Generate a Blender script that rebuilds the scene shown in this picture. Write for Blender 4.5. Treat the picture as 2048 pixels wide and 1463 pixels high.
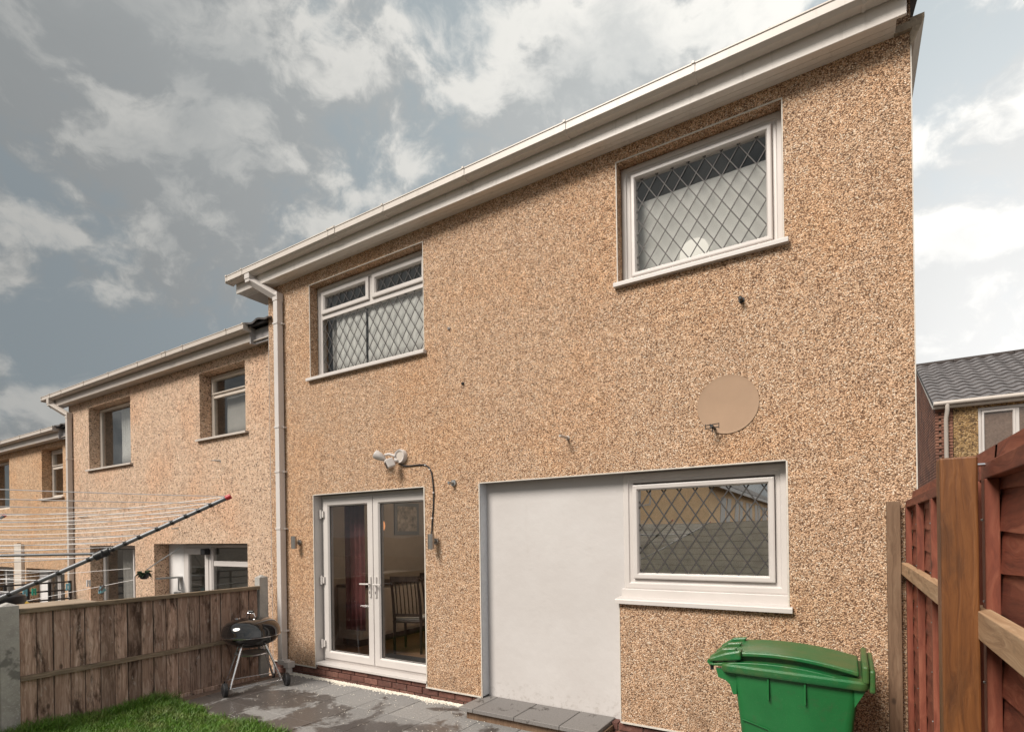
import bpy, bmesh, math, random
import numpy as np
from mathutils import Vector, Matrix, noise as mnoise
R = math.radians
rnd = random.Random(7)
for o in list(bpy.data.objects): bpy.data.objects.remove(o)
S = bpy.context.scene
COL = S.collection

# ------------------------------------------------------------------ camera
cam = bpy.data.cameras.new('camera'); co = bpy.data.objects.new('camera', cam); COL.objects.link(co)
yaw, roll = R(31.742), R(-0.83)
r0 = Vector((math.cos(yaw), math.sin(yaw), 0)); fw = Vector((-math.sin(yaw), math.cos(yaw), 0)); u0 = Vector((0, 0, 1))
rr = r0*math.cos(roll) + u0*math.sin(roll); uu = u0*math.cos(roll) - r0*math.sin(roll)
M4 = Matrix((rr, uu, -fw)).transposed().to_4x4(); M4.translation = (0, -4.5, 1.77)
co.matrix_world = M4
cam.sensor_width = 36; cam.lens = 36*1086.25/2048; cam.shift_y = (1066.65-731.5)/2048
cam.clip_start = 0.05; cam.clip_end = 3000
S.camera = co
# ------------------------------------------------------------------ light
SUN_EL, SUN_AZ = 44, 200
sun = bpy.data.lights.new('sun', 'SUN'); sun.energy = 2.75; sun.angle = R(24); sun.color = (1.0, .93, .84)
so = bpy.data.objects.new('sun', sun); COL.objects.link(so)
sd = Vector((math.sin(R(SUN_AZ))*math.cos(R(SUN_EL)), math.cos(R(SUN_AZ))*math.cos(R(SUN_EL)), math.sin(R(SUN_EL))))
so.rotation_euler = sd.to_track_quat('Z', 'Y').to_euler(); so.location = (-4, -8, 9)
S.view_settings.view_transform = 'Standard'; S.view_settings.look = 'None'
S.view_settings.exposure = 0.80; S.view_settings.gamma = 1.0; S.view_settings.use_curve_mapping = False

# ------------------------------------------------------------------ node helper
class NT:
    def __init__(s, nt): s.nt = nt; s.n = nt.nodes; s.l = nt.links; s.n.clear()
    def a(s, typ, ins=None, **kw):
        nd = s.n.new(typ)
        for k, v in kw.items(): setattr(nd, k, v)
        for k, v in (ins or {}).items():
            sock = nd.inputs[k]
            if isinstance(v, bpy.types.NodeSocket): s.l.new(v, sock)
            else: sock.default_value = v
        return nd
    def math(s, op, a, b=0.0, c=0.0, clamp=False):
        nd = s.a('ShaderNodeMath', operation=op, use_clamp=clamp)
        for i, v in enumerate((a, b, c)):
            if isinstance(v, bpy.types.NodeSocket): s.l.new(v, nd.inputs[i])
            else: nd.inputs[i].default_value = v
        return nd.outputs[0]
    def vm(s, op, a, b=(0, 0, 0), out=0):
        nd = s.a('ShaderNodeVectorMath', operation=op)
        for i, v in enumerate((a, b)):
            if isinstance(v, bpy.types.NodeSocket): s.l.new(v, nd.inputs[i])
            else: nd.inputs[i].default_value = v
        return nd.outputs[out]
    def mix(s, f, a, b, mode='MIX'):
        nd = s.a('ShaderNodeMix', data_type='RGBA', blend_type=mode)
        for k, v in ((0, f), (6, a), (7, b)):
            if isinstance(v, bpy.types.NodeSocket): s.l.new(v, nd.inputs[k])
            else: nd.inputs[k].default_value = (*v, 1) if (k > 0 and len(v) == 3) else v
        return nd.outputs[2]
    def ramp(s, f, stops, interp='LINEAR'):
        nd = s.a('ShaderNodeValToRGB'); s.l.new(f, nd.inputs[0]); cr = nd.color_ramp; cr.interpolation = interp
        while len(cr.elements) < len(stops): cr.elements.new(.5)
        for e, (p, c) in zip(cr.elements, stops):
            e.position = p; e.color = (*c, 1) if hasattr(c, '__len__') else (c, c, c, 1)
        return nd.outputs[0]
    def noise(s, vec, scale, detail=3, rough=.5, dist=0.0, out=0):
        return s.a('ShaderNodeTexNoise', {'Vector': vec, 'Scale': scale, 'Detail': detail, 'Roughness': rough, 'Distortion': dist}).outputs[out]
    def smooth(s, v, lo, hi):
        nd = s.a('ShaderNodeMapRange', {'Value': v, 'From Min': lo, 'From Max': hi}, interpolation_type='SMOOTHSTEP'); return nd.outputs[0]

# ------------------------------------------------------------------ world: blue daylight with broken cloud
W = bpy.data.worlds.new('World'); S.world = W; W.use_nodes = True
t = NT(W.node_tree)
d = t.a('ShaderNodeTexCoord').outputs['Generated']
sep = t.a('ShaderNodeSeparateXYZ', {0: d})
zz = t.math('ADD', t.math('MAXIMUM', sep.outputs[2], 0.0), .22)
px = t.math('DIVIDE', sep.outputs[0], zz); py = t.math('DIVIDE', sep.outputs[1], zz)
P = t.vm('MULTIPLY', d, (1.0, 1.0, 1.35))
warp = t.vm('SUBTRACT', t.noise(P, 2.6, 4, .55, out=1), (.5, .5, .5))
sc = t.a('ShaderNodeVectorMath', {0: warp, 3: .22}, operation='SCALE').outputs[0]
P2 = t.vm('ADD', t.vm('ADD', P, sc), (1.7, 4.2, 2.3))
n1 = t.noise(P2, 2.75, 14, .60)
n1b = t.noise(t.vm('ADD', P2, (.012, -.01, .05)), 2.75, 9, .58)
puff = t.noise(t.vm('ADD', P2, (7.0, 2.0, 0.0)), 8.5, 8, .62)
n1 = t.math('ADD', n1, t.math('MULTIPLY', t.math('SUBTRACT', puff, .5), .20))
dens = t.smooth(n1, .415, .525)
edge = t.smooth(t.math('SUBTRACT', n1, n1b), -.045, .06)
thick = t.smooth(n1, .53, .68)
sky = t.a('ShaderNodeTexSky', sky_type='NISHITA', sun_disc=False, sun_elevation=R(SUN_EL), sun_rotation=R(SUN_AZ), altitude=60, air_density=1.0, dust_density=2.5, ozone_density=1.2)
blue = t.mix(1.0, sky.outputs[0], (.09, .09, .09), 'MULTIPLY')
blue = t.mix(.90, blue, (.172, .192, .196))
cl = t.mix(edge, (.185, .193, .195), (.345, .340, .324))
cl = t.mix(t.math('MULTIPLY', thick, .75), cl, (.205, .213, .214))
skyc = t.mix(t.math('MULTIPLY', dens, .90), blue, cl)
# brightens from the stormy west; the unseen east is raised to light fence and reveals
bd = Vector((.82, .50, .28)).normalized()
dt = t.vm('DOT_PRODUCT', d, tuple(bd), out=1)
g1 = t.smooth(dt, -.75, .80)
g2 = t.smooth(dt, .42, .72)
skyc = t.mix(1.0, skyc, t.mix(g1, (.74, .745, .75), (1.90, 1.88, 1.85)), 'MULTIPLY')
low = t.smooth(sep.outputs[2], .78, .10)
skyc = t.mix(t.math('MULTIPLY', t.math('MULTIPLY', g2, low), .72), skyc, (.68, .67, .66))
bg = t.a('ShaderNodeBackground', {'Color': skyc, 'Strength': 1.0})
wo = t.a('ShaderNodeOutputWorld', {0: bg.outputs[0]})

# ------------------------------------------------------------------ materials
MAT = {}
def mat(name, fn):
    m = bpy.data.materials.new(name); m.use_nodes = True; t = NT(m.node_tree)
    bs = t.a('ShaderNodeBsdfPrincipled'); out = t.a('ShaderNodeOutputMaterial', {0: bs.outputs[0]})
    fn(t, bs, out); MAT[name] = m; return m
def oc(t, rand=False):
    c = t.a('ShaderNodeTexCoord').outputs['Object']
    if rand:
        rv = t.a('ShaderNodeObjectInfo').outputs['Random']
        c = t.vm('ADD', c, t.a('ShaderNodeCombineXYZ', {0: t.math('MULTIPLY', rv, 17.3), 1: t.math('MULTIPLY', rv, 41.7), 2: t.math('MULTIPLY', rv, 29.1)}).outputs[0])
    return c
def put(t, bs, **k):
    nm = dict(col='Base Color', rough='Roughness', metal='Metallic', spec='Specular IOR Level', normal='Normal', coat='Coat Weight')
    for a, v in k.items():
        s_ = bs.inputs[nm[a]]
        if isinstance(v, bpy.types.NodeSocket): t.l.new(v, s_)
        else: s_.default_value = (*v, 1) if hasattr(v, '__len__') and len(v) == 3 else v
def bump(t, h, dist, strength=1.0):
    return t.a('ShaderNodeBump', {'Height': h, 'Distance': dist, 'Strength': strength}).outputs[0]
def plain(name, c, rough=.5, metal=0, var=.08, scale=6, bmp=0.0, bscale=60, coat=0):
    def f(t, bs, out):
        v = oc(t); n = t.noise(v, scale, 4, .6)
        lo = tuple(x*(1-var*1.5) for x in c); hi = tuple(min(1, x*(1+var)) for x in c)
        put(t, bs, col=t.ramp(n, [(.3, lo), (.7, hi)]), rough=rough, metal=metal, coat=coat)
        if bmp: put(t, bs, normal=bump(t, t.noise(v, bscale, 4, .6), bmp))
    return mat(name, f)

def pebble(name, stops, scale, crev, tint, speck=0.0, seed=0, gain=(1, 1, 1)):
    def f(t, bs, out):
        v = oc(t); v = t.vm('ADD', v, (seed, 0, seed))
        vw = t.vm('ADD', v, t.a('ShaderNodeVectorMath', {0: t.noise(v, 45, 2, .5, out=1), 3: .012}, operation='SCALE').outputs[0])
        vo = t.a('ShaderNodeTexVoronoi', {'Vector': vw, 'Scale': scale, 'Randomness': 1.0})
        rv = t.a('ShaderNodeSeparateColor', {0: vo.outputs['Color']})
        c = t.ramp(rv.outputs[0], stops, 'LINEAR')
        fine = t.noise(v, 150, 2, .6)
        c = t.mix(.35, c, t.mix(1.0, c, t.ramp(fine, [(.3, .5), (.7, 1.5)]), 'MULTIPLY'))
        gap = t.smooth(vo.outputs['Distance'], .46, .72)
        c = t.mix(t.math('MULTIPLY', gap, crev), c, (.17, .10, .065))
        mid = t.noise(v, 14, 4, .65); big = t.noise(v, .9, 5, .6)
        c = t.mix(1.0, c, t.ramp(mid, [(.3, .80), (.7, 1.16)]), 'MULTIPLY')
        c = t.mix(t.smooth(big, .42, .68), c, t.mix(1.0, c, tint, 'MULTIPLY'))
        # grey-green soot where rain splashes the foot of the wall
        sp = t.a('ShaderNodeSeparateXYZ', {0: v})
        patch = t.math('MULTIPLY', t.smooth(t.noise(v, 3.1, 5, .65), .56, .75), .55)
        c = t.mix(patch, c, t.mix(1.0, c, (.70, .68, .70), 'MULTIPLY'))
        h = t.math('ADD', t.math('MULTIPLY', t.math('SUBTRACT', 1.0, vo.outputs['Distance']), 1.0), t.math('MULTIPLY', rv.outputs[1], .5))
        streak = t.smooth(t.noise(t.vm('MULTIPLY', v, (7, 7, .5)), 1.3, 6, .65), .52, .70)
        c = t.mix(t.math('MULTIPLY', streak, .30), c, t.mix(1.0, c, (.66, .62, .60), 'MULTIPLY'))
        foot = t.math('MULTIPLY', t.smooth(sp.outputs[2], .85+seed, .15+seed), t.smooth(t.noise(v, 2.6, 6, .7), .42, .66))
        c = t.mix(t.math('MULTIPLY', foot, .55), c, t.mix(1.0, c, (.62, .62, .63), 'MULTIPLY'))
        c = t.mix(1.0, c, gain, 'MULTIPLY')
        put(t, bs, col=c, rough=.8, spec=.35, normal=bump(t, h, .009, .70))
    return mat(name, f)
pebble('pebbledash', [(0, (.11, .06, .035)), (.14, (.26, .155, .09)), (.27, (.58, .375, .24)), (.60, (.69, .47, .32)), (.85, (.77, .57, .41)), (1, (.90, .80, .68))], 122, .80, (1.03, .95, .86), gain=(1.0, .96, .91))
pebble('pebbledash_pink', [(0, (.09, .06, .05)), (.09, (.18, .12, .09)), (.18, (.62, .45, .335)), (.6, (.68, .50, .38)), (.85, (.72, .545, .42)), (1, (.80, .67, .56))], 70, .40, (1.03, .93, .86), seed=3, gain=(.98, .94, .88))
pebble('pebbledash_orange', [(0, (.13, .08, .045)), (.12, (.27, .155, .085)), (.25, (.52, .33, .20)), (.65, (.58, .375, .23)), (1, (.68, .50, .34))], 60, .25, (1.04, .93, .82), seed=9)
pebble('pebbledash_ochre', [(0, (.05, .03, .012)), (.25, (.13, .08, .035)), (.5, (.27, .17, .07)), (.8, (.34, .22, .095)), (1, (.46, .33, .18))], 38, .5, (1.0, .85, .7), seed=5)
plain('white_plastic', (.58, .54, .515), .35, var=.03, scale=3)
plain('gutter_plastic', (.60, .545, .495), .4, var=.05, scale=8)
plain('old_white_plastic', (.52, .46, .42), .5, var=.12, scale=5)
plain('grey_board', (.33, .31, .31), .7, var=.2, scale=6)
plain('cream_frame', (.60, .53, .46), .5, var=.06)
plain('bead', (.60, .55, .49), .6, var=.1, scale=30)
plain('eave_white_bounce', (.74, .685, .635), .4, var=.05, scale=4)  # white lightened to carry light bounced up onto the eaves
plain('lead', (.045, .040, .038), .6, metal=0, var=.1)
plain('grey_lintel', (.30, .28, .27), .8, var=.15, scale=12, bmp=.002)
plain('black_rubber', (.018, .018, .02), .6, var=.1)
plain('black_plastic', (.02, .02, .022), .4, var=.1)
plain('lens_black', (.01, .01, .015), .1, var=0)
plain('brushed_steel', (.40, .38, .36), .42, metal=1, var=.08, scale=40)
plain('chrome', (.70, .70, .72), .16, metal=1, var=.05)
plain('galvanised', (.35, .36, .36), .45, metal=.8, var=.15)
plain('airer_grey', (.17, .175, .185), .42, metal=.35, var=.08)
plain('airer_line', (.82, .80, .79), .5, var=.03)
plain('red_plastic', (.45, .03, .04), .4, var=.05)
plain('blue_plastic', (.18, .42, .50), .4, var=.05)
plain('green_plastic', (.03, .36, .24), .4, var=.05)
plain('yellow_plastic', (.62, .42, .05), .4, var=.05)
plain('pale_plastic', (.66, .66, .66), .4, var=.05)
plain('dark_wood', (.030, .018, .014), .4, var=.2)
plain('cream_cloth', (.62, .59, .54), .9, var=.05)
plain('net_curtain', (.62, .62, .60), .9, var=.06, scale=5)
plain('grey_curtain', (.34, .33, .31), .9, var=.08, scale=5)
plain('purple_curtain', (.12, .028, .028), .8, var=.15, scale=10)
plain('room_wall', (.36, .305, .25), .8, var=.04)
plain('room_grey', (.20, .20, .195), .9, var=.05)
plain('room_mid', (.38, .37, .34), .9, var=.05)
plain('room_dark', (.06, .06, .06), .9, var=.05)
plain('white_unit', (.60, .57, .52), .4, var=.03)
plain('mortar', (.22, .15, .115), .9, var=.2, scale=30, bmp=.003)
plain('dish_blur_tan', (.37, .245, .160), .75, var=.05, scale=4, bmp=.0008, bscale=14)
plain('soil', (.045, .032, .02), .95, var=.3, scale=20, bmp=.01)
plain('roof_felt', (.05, .045, .045), .9, var=.2)
plain('tile_edge', (.045, .035, .032), .8, var=.3, scale=15)
plain('satin_white_wall', (.70, .68, .67), .65, var=.025, scale=2.2, bmp=.0012, bscale=5)
plain('rough_white', (.60, .62, .65), .7, var=.05, scale=15, bmp=.008, bscale=35)
plain('gravel_white', (.80, .74, .64), .8, var=.2, scale=60)
plain('picture_paper', (.36, .31, .25), .6, var=.4, scale=14)
plain('opp_render_sunlit', (.85, .58, .34), .85, var=.08, scale=5)  # colour raised to stand in for sunlight on the opposite wall
plain('lawn_green', (.05, .11, .015), .9, var=.35, scale=6, bmp=.02)
plain('opp_brick', (.27, .13, .08), .8, var=.25, scale=14)
plain('slate_fence', (.52, .46, .40), .7, var=.15, scale=3)

def grime(name, c):
    def f(t, bs, out):
        v = oc(t); n = t.noise(t.vm('MULTIPLY', v, (9, 9, 1.2)), 2.2, 5, .7); n2 = t.noise(v, 7, 6, .7)
        k = t.ramp(n2, [(.3, tuple(x*.93 for x in c)), (.7, c)])
        k = t.mix(t.math('MULTIPLY', t.smooth(n, .54, .72), .30), k, (.33, .30, .25))
        put(t, bs, col=k, rough=.42)
    bpy.data.materials.remove(MAT[name]); mat(name, f)
grime('gutter_plastic', (.61, .555, .505)); grime('eave_white_bounce', (.75, .695, .645)); grime('old_white_plastic', (.54, .48, .43))
def fglass(t, bs, out, tint=(.93, .93, .925), base=.055, gain=.9):
    fr = t.math('POWER', t.a('ShaderNodeLayerWeight', {'Blend': .5}).outputs['Facing'], 4.0)
    fac = t.math('ADD', t.math('MULTIPLY', fr, gain), base, clamp=True)
    v = oc(t)
    nb = bump(t, t.noise(v, 1.6, 1, .5), .0025, .6)
    gl = t.a('ShaderNodeBsdfGlossy', {'Color': (.95, .95, .95, 1), 'Roughness': .0, 'Normal': nb}).outputs[0]
    tr = t.a('ShaderNodeBsdfTransparent', {'Color': (*tint, 1)}).outputs[0]
    mx = t.a('ShaderNodeMixShader', {0: fac, 1: tr, 2: gl}).outputs[0]
    t.l.new(mx, out.inputs[0])
mat('glass', fglass)
mat('glass_reflective', lambda t, bs, out: fglass(t, bs, out, (.80, .80, .77), .62, .4))  # mirror share raised to make up for weak light on the reflected row

def f(t, bs, out):   # white infill with faint trowel marks
    v = oc(t); n = t.noise(v, 1.5, 5, .6); s2 = t.noise(v, 22, 3, .6)
    c = t.ramp(n, [(.3, (.50, .47, .455)), (.7, (.55, .525, .515))])
    c = t.mix(t.math('MULTIPLY', t.smooth(s2, .62, .8), .15), c, (.45, .42, .40))
    zc = t.a('ShaderNodeSeparateXYZ', {0: v}).outputs[2]
    spl = t.math('MULTIPLY', t.smooth(t.noise(v, 17, 6, .72), .50, .66), t.smooth(zc, .42, .12))
    c = t.mix(t.math('MULTIPLY', spl, .45), c, (.30, .27, .24))
    crk = t.smooth(t.noise(t.vm('MULTIPLY', v, (1, 1, .25)), 6, 6, .7), .60, .72)
    c = t.mix(t.math('MULTIPLY', crk, .12), c, (.40, .36, .33))
    put(t, bs, col=c, rough=.6, normal=bump(t, t.noise(v, 9, 4, .55), .004, .9))
mat('white_render', f)

def slab(t, bs, out):
    v = t.a('ShaderNodeTexCoord').outputs['Object']; g = t.a('ShaderNodeNewGeometry').outputs['Position']
    rv = t.a('ShaderNodeObjectInfo').outputs['Random']
    n = t.noise(g, 2.3, 6, .65, .4); fn = t.noise(g, 60, 4, .7)
    sp = t.a('ShaderNodeSeparateXYZ', {0: g})
    near = t.smooth(sp.outputs[1], -1.05, -.15)      # drier, limescaled strip along the wall
    dry = t.math('ADD', t.math('MULTIPLY', near, .20), n)
    m = t.smooth(dry, .55, .63)
    wet = t.mix(rv, (.075, .066, .062), (.105, .092, .085))
    dr = t.mix(rv, (.20, .193, .188), (.265, .255, .246))
    c = t.mix(m, wet, dr)
    c = t.mix(1.0, c, t.ramp(fn, [(.3, .72), (.7, 1.25)]), 'MULTIPLY')
    lime = t.math('MULTIPLY', t.smooth(t.noise(g, 5.5, 8, .75, .5), .60, .68), near)
    c = t.mix(t.math('MULTIPLY', lime, .55), c, (.42, .41, .40))
    rg = t.mix(m, (.30, .30, .30), (.78, .78, .78))
    put(t, bs, col=c, rough=rg, spec=.5, normal=bump(t, t.noise(g, 35, 5, .65), .0035, .8))
mat('slab', slab)
def stp(t, bs, out):
    g = t.a('ShaderNodeNewGeometry').outputs['Position']; rv = t.a('ShaderNodeObjectInfo').outputs['Random']
    n = t.noise(g, 3.7, 6, .7, .3); fn = t.noise(g, 70, 4, .7)
    c = t.mix(t.smooth(n, .60, .66), t.mix(rv, (.175, .162, .155), (.215, .20, .19)), (.075, .066, .060))
    c = t.mix(1.0, c, t.ramp(fn, [(.3, .78), (.7, 1.2)]), 'MULTIPLY')
    put(t, bs, col=c, rough=.7, normal=bump(t, t.noise(g, 45, 5, .65), .003, .8))
mat('step_slab', stp)
def brick_m(c1, c2, c3):
    def f(t, bs, out):
        rv = t.a('ShaderNodeObjectInfo').outputs['Random']; g = t.a('ShaderNodeNewGeometry').outputs['Position']
        c = t.ramp(rv, [(0, c1), (.5, c2), (1, c3)])
        n = t.noise(g, 28, 5, .7)
        c = t.mix(1.0, c, t.ramp(n, [(.3, .6), (.7, 1.3)]), 'MULTIPLY')
        c = t.mix(t.math('MULTIPLY', t.smooth(t.noise(g, 9, 4, .7), .58, .75), .35), c, (.40, .33, .28))
        put(t, bs, col=c, rough=.85, normal=bump(t, t.noise(g, 90, 4, .7), .003))
    return f
mat('brick', brick_m((.10, .042, .032), (.15, .062, .046), (.20, .095, .07)))
def brw(t, bs, out):
    g = t.a('ShaderNodeNewGeometry').outputs['Position']
    vo = t.a('ShaderNodeTexVoronoi', {'Vector': g, 'Scale': 4.0}).outputs['Color']
    rv = t.a('ShaderNodeSeparateColor', {0: vo}).outputs[0]
    c = t.ramp(rv, [(0, (.13, .062, .045)), (.5, (.20, .09, .06)), (1, (.25, .12, .08))])
    c = t.mix(1.0, c, t.ramp(t.noise(g, 16, 5, .7), [(.3, .65), (.7, 1.3)]), 'MULTIPLY')
    put(t, bs, col=c, rough=.9)
mat('brickwork', brw)
def concrete(t, bs, out):
    v = oc(t); n = t.noise(v, 5, 6, .7); sp = t.noise(v, 70, 3, .6)
    c = t.ramp(n, [(.3, (.28, .265, .245)), (.7, (.46, .44, .41))])
    c = t.mix(t.smooth(sp, .55, .68), c, (.44, .43, .41))
    c = t.mix(t.math('MULTIPLY', t.smooth(t.noise(v, 3.2, 4, .6), .62, .68), .7), c, (.10, .095, .09))
    put(t, bs, col=c, rough=.9, normal=bump(t, sp, .004))
mat('concrete', concrete)
def wood(name, c1, c2, c3, axis='Z', dirt=.3, dirtc=(.03, .025, .02), dscale=5, gs=1.0, rough=.8, spk=0.0, rv=(.8, 1.2)):
    rvr = rv
    def f(t, bs, out):
        v = oc(t, True)
        sv = {'Z': (38*gs, 38*gs, 2.2*gs), 'Y': (38*gs, 2.2*gs, 38*gs), 'X': (2.2*gs, 38*gs, 38*gs)}[axis]
        st = t.vm('MULTIPLY', v, sv)
        warp = t.vm('ADD', st, t.a('ShaderNodeVectorMath', {0: t.noise(v, 3, 2, .5, out=1), 3: 2.2}, operation='SCALE').outputs[0])
        g = t.noise(warp, 1.0, 5, .65, .8)
        rv = t.a('ShaderNodeObjectInfo').outputs['Random']
        c = t.ramp(g, [(.28, c1), (.5, c2), (.74, c3)])
        c = t.mix(1.0, c, t.ramp(rv, [(0, rvr[0]), (1, rvr[1])]), 'MULTIPLY')
        dv = t.vm('MULTIPLY', v, {'Z': (1.6, 1.6, .45), 'Y': (1.6, .45, 1.6), 'X': (.45, 1.6, 1.6)}[axis])
        dn = t.smooth(t.noise(dv, dscale, 7, .72, .3), .50, .66)
        c = t.mix(t.math('MULTIPLY', dn, dirt), c, dirtc)
        kv = t.vm('MULTIPLY', v, {'Z': (1, 1, .55), 'Y': (1, .55, 1), 'X': (.55, 1, 1)}[axis])
        k = t.a('ShaderNodeTexVoronoi', {'Vector': kv, 'Scale': 5.5}).outputs['Distance']
        c = t.mix(t.math('MULTIPLY', t.smooth(k, .11, .045), .75), c, tuple(x*.3 for x in c1))
        if spk:
            s2 = t.smooth(t.noise(t.vm('MULTIPLY', v, (1, 1, .35)), 26, 4, .75), .60, .70)
            c = t.mix(t.math('MULTIPLY', s2, spk), c, (.42, .36, .32))
        put(t, bs, col=c, rough=rough, normal=bump(t, g, .003, .8))
    return mat(name, f)
wood('fence_board', (.15, .09, .064), (.36, .24, .185), (.62, .48, .40), dirt=.97, dirtc=(.050, .027, .018), dscale=4.2, spk=.8, rv=(.62, 1.3))
wood('fence_rail', (.11, .08, .05), (.20, .15, .10), (.30, .23, .16), 'Y', dirt=.5, dirtc=(.05, .05, .03))
wood('post_brown', (.085, .027, .007), (.175, .063, .016), (.27, .108, .032), dirt=.5, dirtc=(.06, .024, .009), gs=1.1, rough=.55)
wood('post_weathered', (.10, .056, .032), (.165, .10, .060), (.22, .145, .092), dirt=.3, dirtc=(.07, .05, .03))
wood('rail_wood', (.24, .14, .075), (.35, .22, .125), (.46, .32, .20), 'Y', dirt=.3, dirtc=(.15, .09, .05))
wood('red_stain', (.10, .024, .013), (.215, .056, .030), (.35, .125, .072), 'Y', dirt=.25, dirtc=(.07, .02, .012), gs=.6, rough=.7)
wood('red_stain_upright', (.12, .029, .016), (.215, .058, .031), (.32, .110, .063), 'Z', dirt=.2, dirtc=(.08, .02, .012), gs=.7, rough=.7)
wood('pale_board', (.20, .15, .11), (.28, .22, .16), (.36, .28, .21), 'Y')
wood('floor_wood', (.10, .055, .028), (.16, .09, .045), (.22, .13, .07), 'X', dirt=.1, rough=.35)
def tl(t, bs, out):
    g = t.a('ShaderNodeNewGeometry').outputs['Position']; n = t.noise(g, 6, 5, .7); f2 = t.noise(g, 30, 4, .7)
    c = t.ramp(n, [(.3, (.07, .062, .062)), (.7, (.20, .185, .185))])
    c = t.mix(t.smooth(f2, .60, .72), c, (.30, .28, .27))
    put(t, bs, col=c, rough=.5, spec=.6)
mat('roof_tile', tl)
def bing(t, bs, out):
    v = oc(t); n = t.noise(v, 4, 5, .6); w = t.noise(v, 60, 3, .65)
    c = t.ramp(n, [(.3, (.009, .12, .030)), (.7, (.015, .155, .041))])
    c = t.mix(t.math('MULTIPLY', t.smooth(w, .62, .74), .20), c, (.12, .26, .10))
    sc_ = t.smooth(t.noise(t.vm('MULTIPLY', v, (3, 3, 60)), 1.6, 5, .75), .63, .70)
    c = t.mix(t.math('MULTIPLY', sc_, .28), c, (.16, .28, .16))
    c = t.mix(t.math('MULTIPLY', t.smooth(t.noise(v, 9, 7, .75), .54, .70), .35), c, (.05, .075, .035))
    put(t, bs, col=c, rough=.42, normal=bump(t, w, .0009))
mat('bin_green', bing)
def bl(t, bs, out):
    v = oc(t); n = t.noise(v, 3.5, 6, .7); w = t.noise(v, 75, 3, .7)
    c = t.mix(t.smooth(n, .42, .62), (.010, .125, .035), (.060, .125, .036))
    c = t.mix(t.math('MULTIPLY', t.smooth(w, .60, .72), .3), c, (.20, .30, .16))
    put(t, bs, col=c, rough=.36, normal=bump(t, w, .0012))
mat('bin_lid_green', bl)
def enam(t, bs, out): put(t, bs, col=(.008, .007, .007), rough=.10, coat=.6)
mat('black_enamel', enam)
def grs(t, bs, out):
    g = t.a('ShaderNodeNewGeometry').outputs['Position']
    n = t.noise(g, 3.5, 4, .6); n2 = t.noise(g, 90, 2, .6)
    c = t.mix(n2, (.055, .15, .010), (.14, .28, .022))
    c = t.mix(t.smooth(n, .45, .70), c, (.17, .22, .05))
    c = t.mix(t.math('MULTIPLY', t.smooth(t.noise(g, 55, 2, .5), .60, .68), .7), c, (.26, .23, .10))
    c = t.mix(1.0, c, t.ramp(t.noise(g, 9, 4, .6), [(.3, .6), (.7, 1.1)]), 'MULTIPLY')
    put(t, bs, col=c, rough=.55)
    t.l.new(c, bs.inputs['Base Color'])
mat('grass_blade', grs)
def emis(name, c, s):
    def f(t, bs, out):
        e = t.a('ShaderNodeEmission', {'Color': (*c, 1), 'Strength': s}); t.l.new(e.outputs[0], out.inputs[0])
    mat(name, f)
emis('lamp_lit', (1, .93, .80), .62); emis('bulb_lit', (1, .40, .16), .55)
def leaf(t, bs, out):
    g = t.a('ShaderNodeNewGeometry').outputs['Position']; n = t.noise(g, 20, 3, .6)
    put(t, bs, col=t.ramp(n, [(.3, (.012, .030, .012)), (.7, (.035, .07, .03))]), rough=.6)
mat('leaf_dark', leaf)

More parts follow.
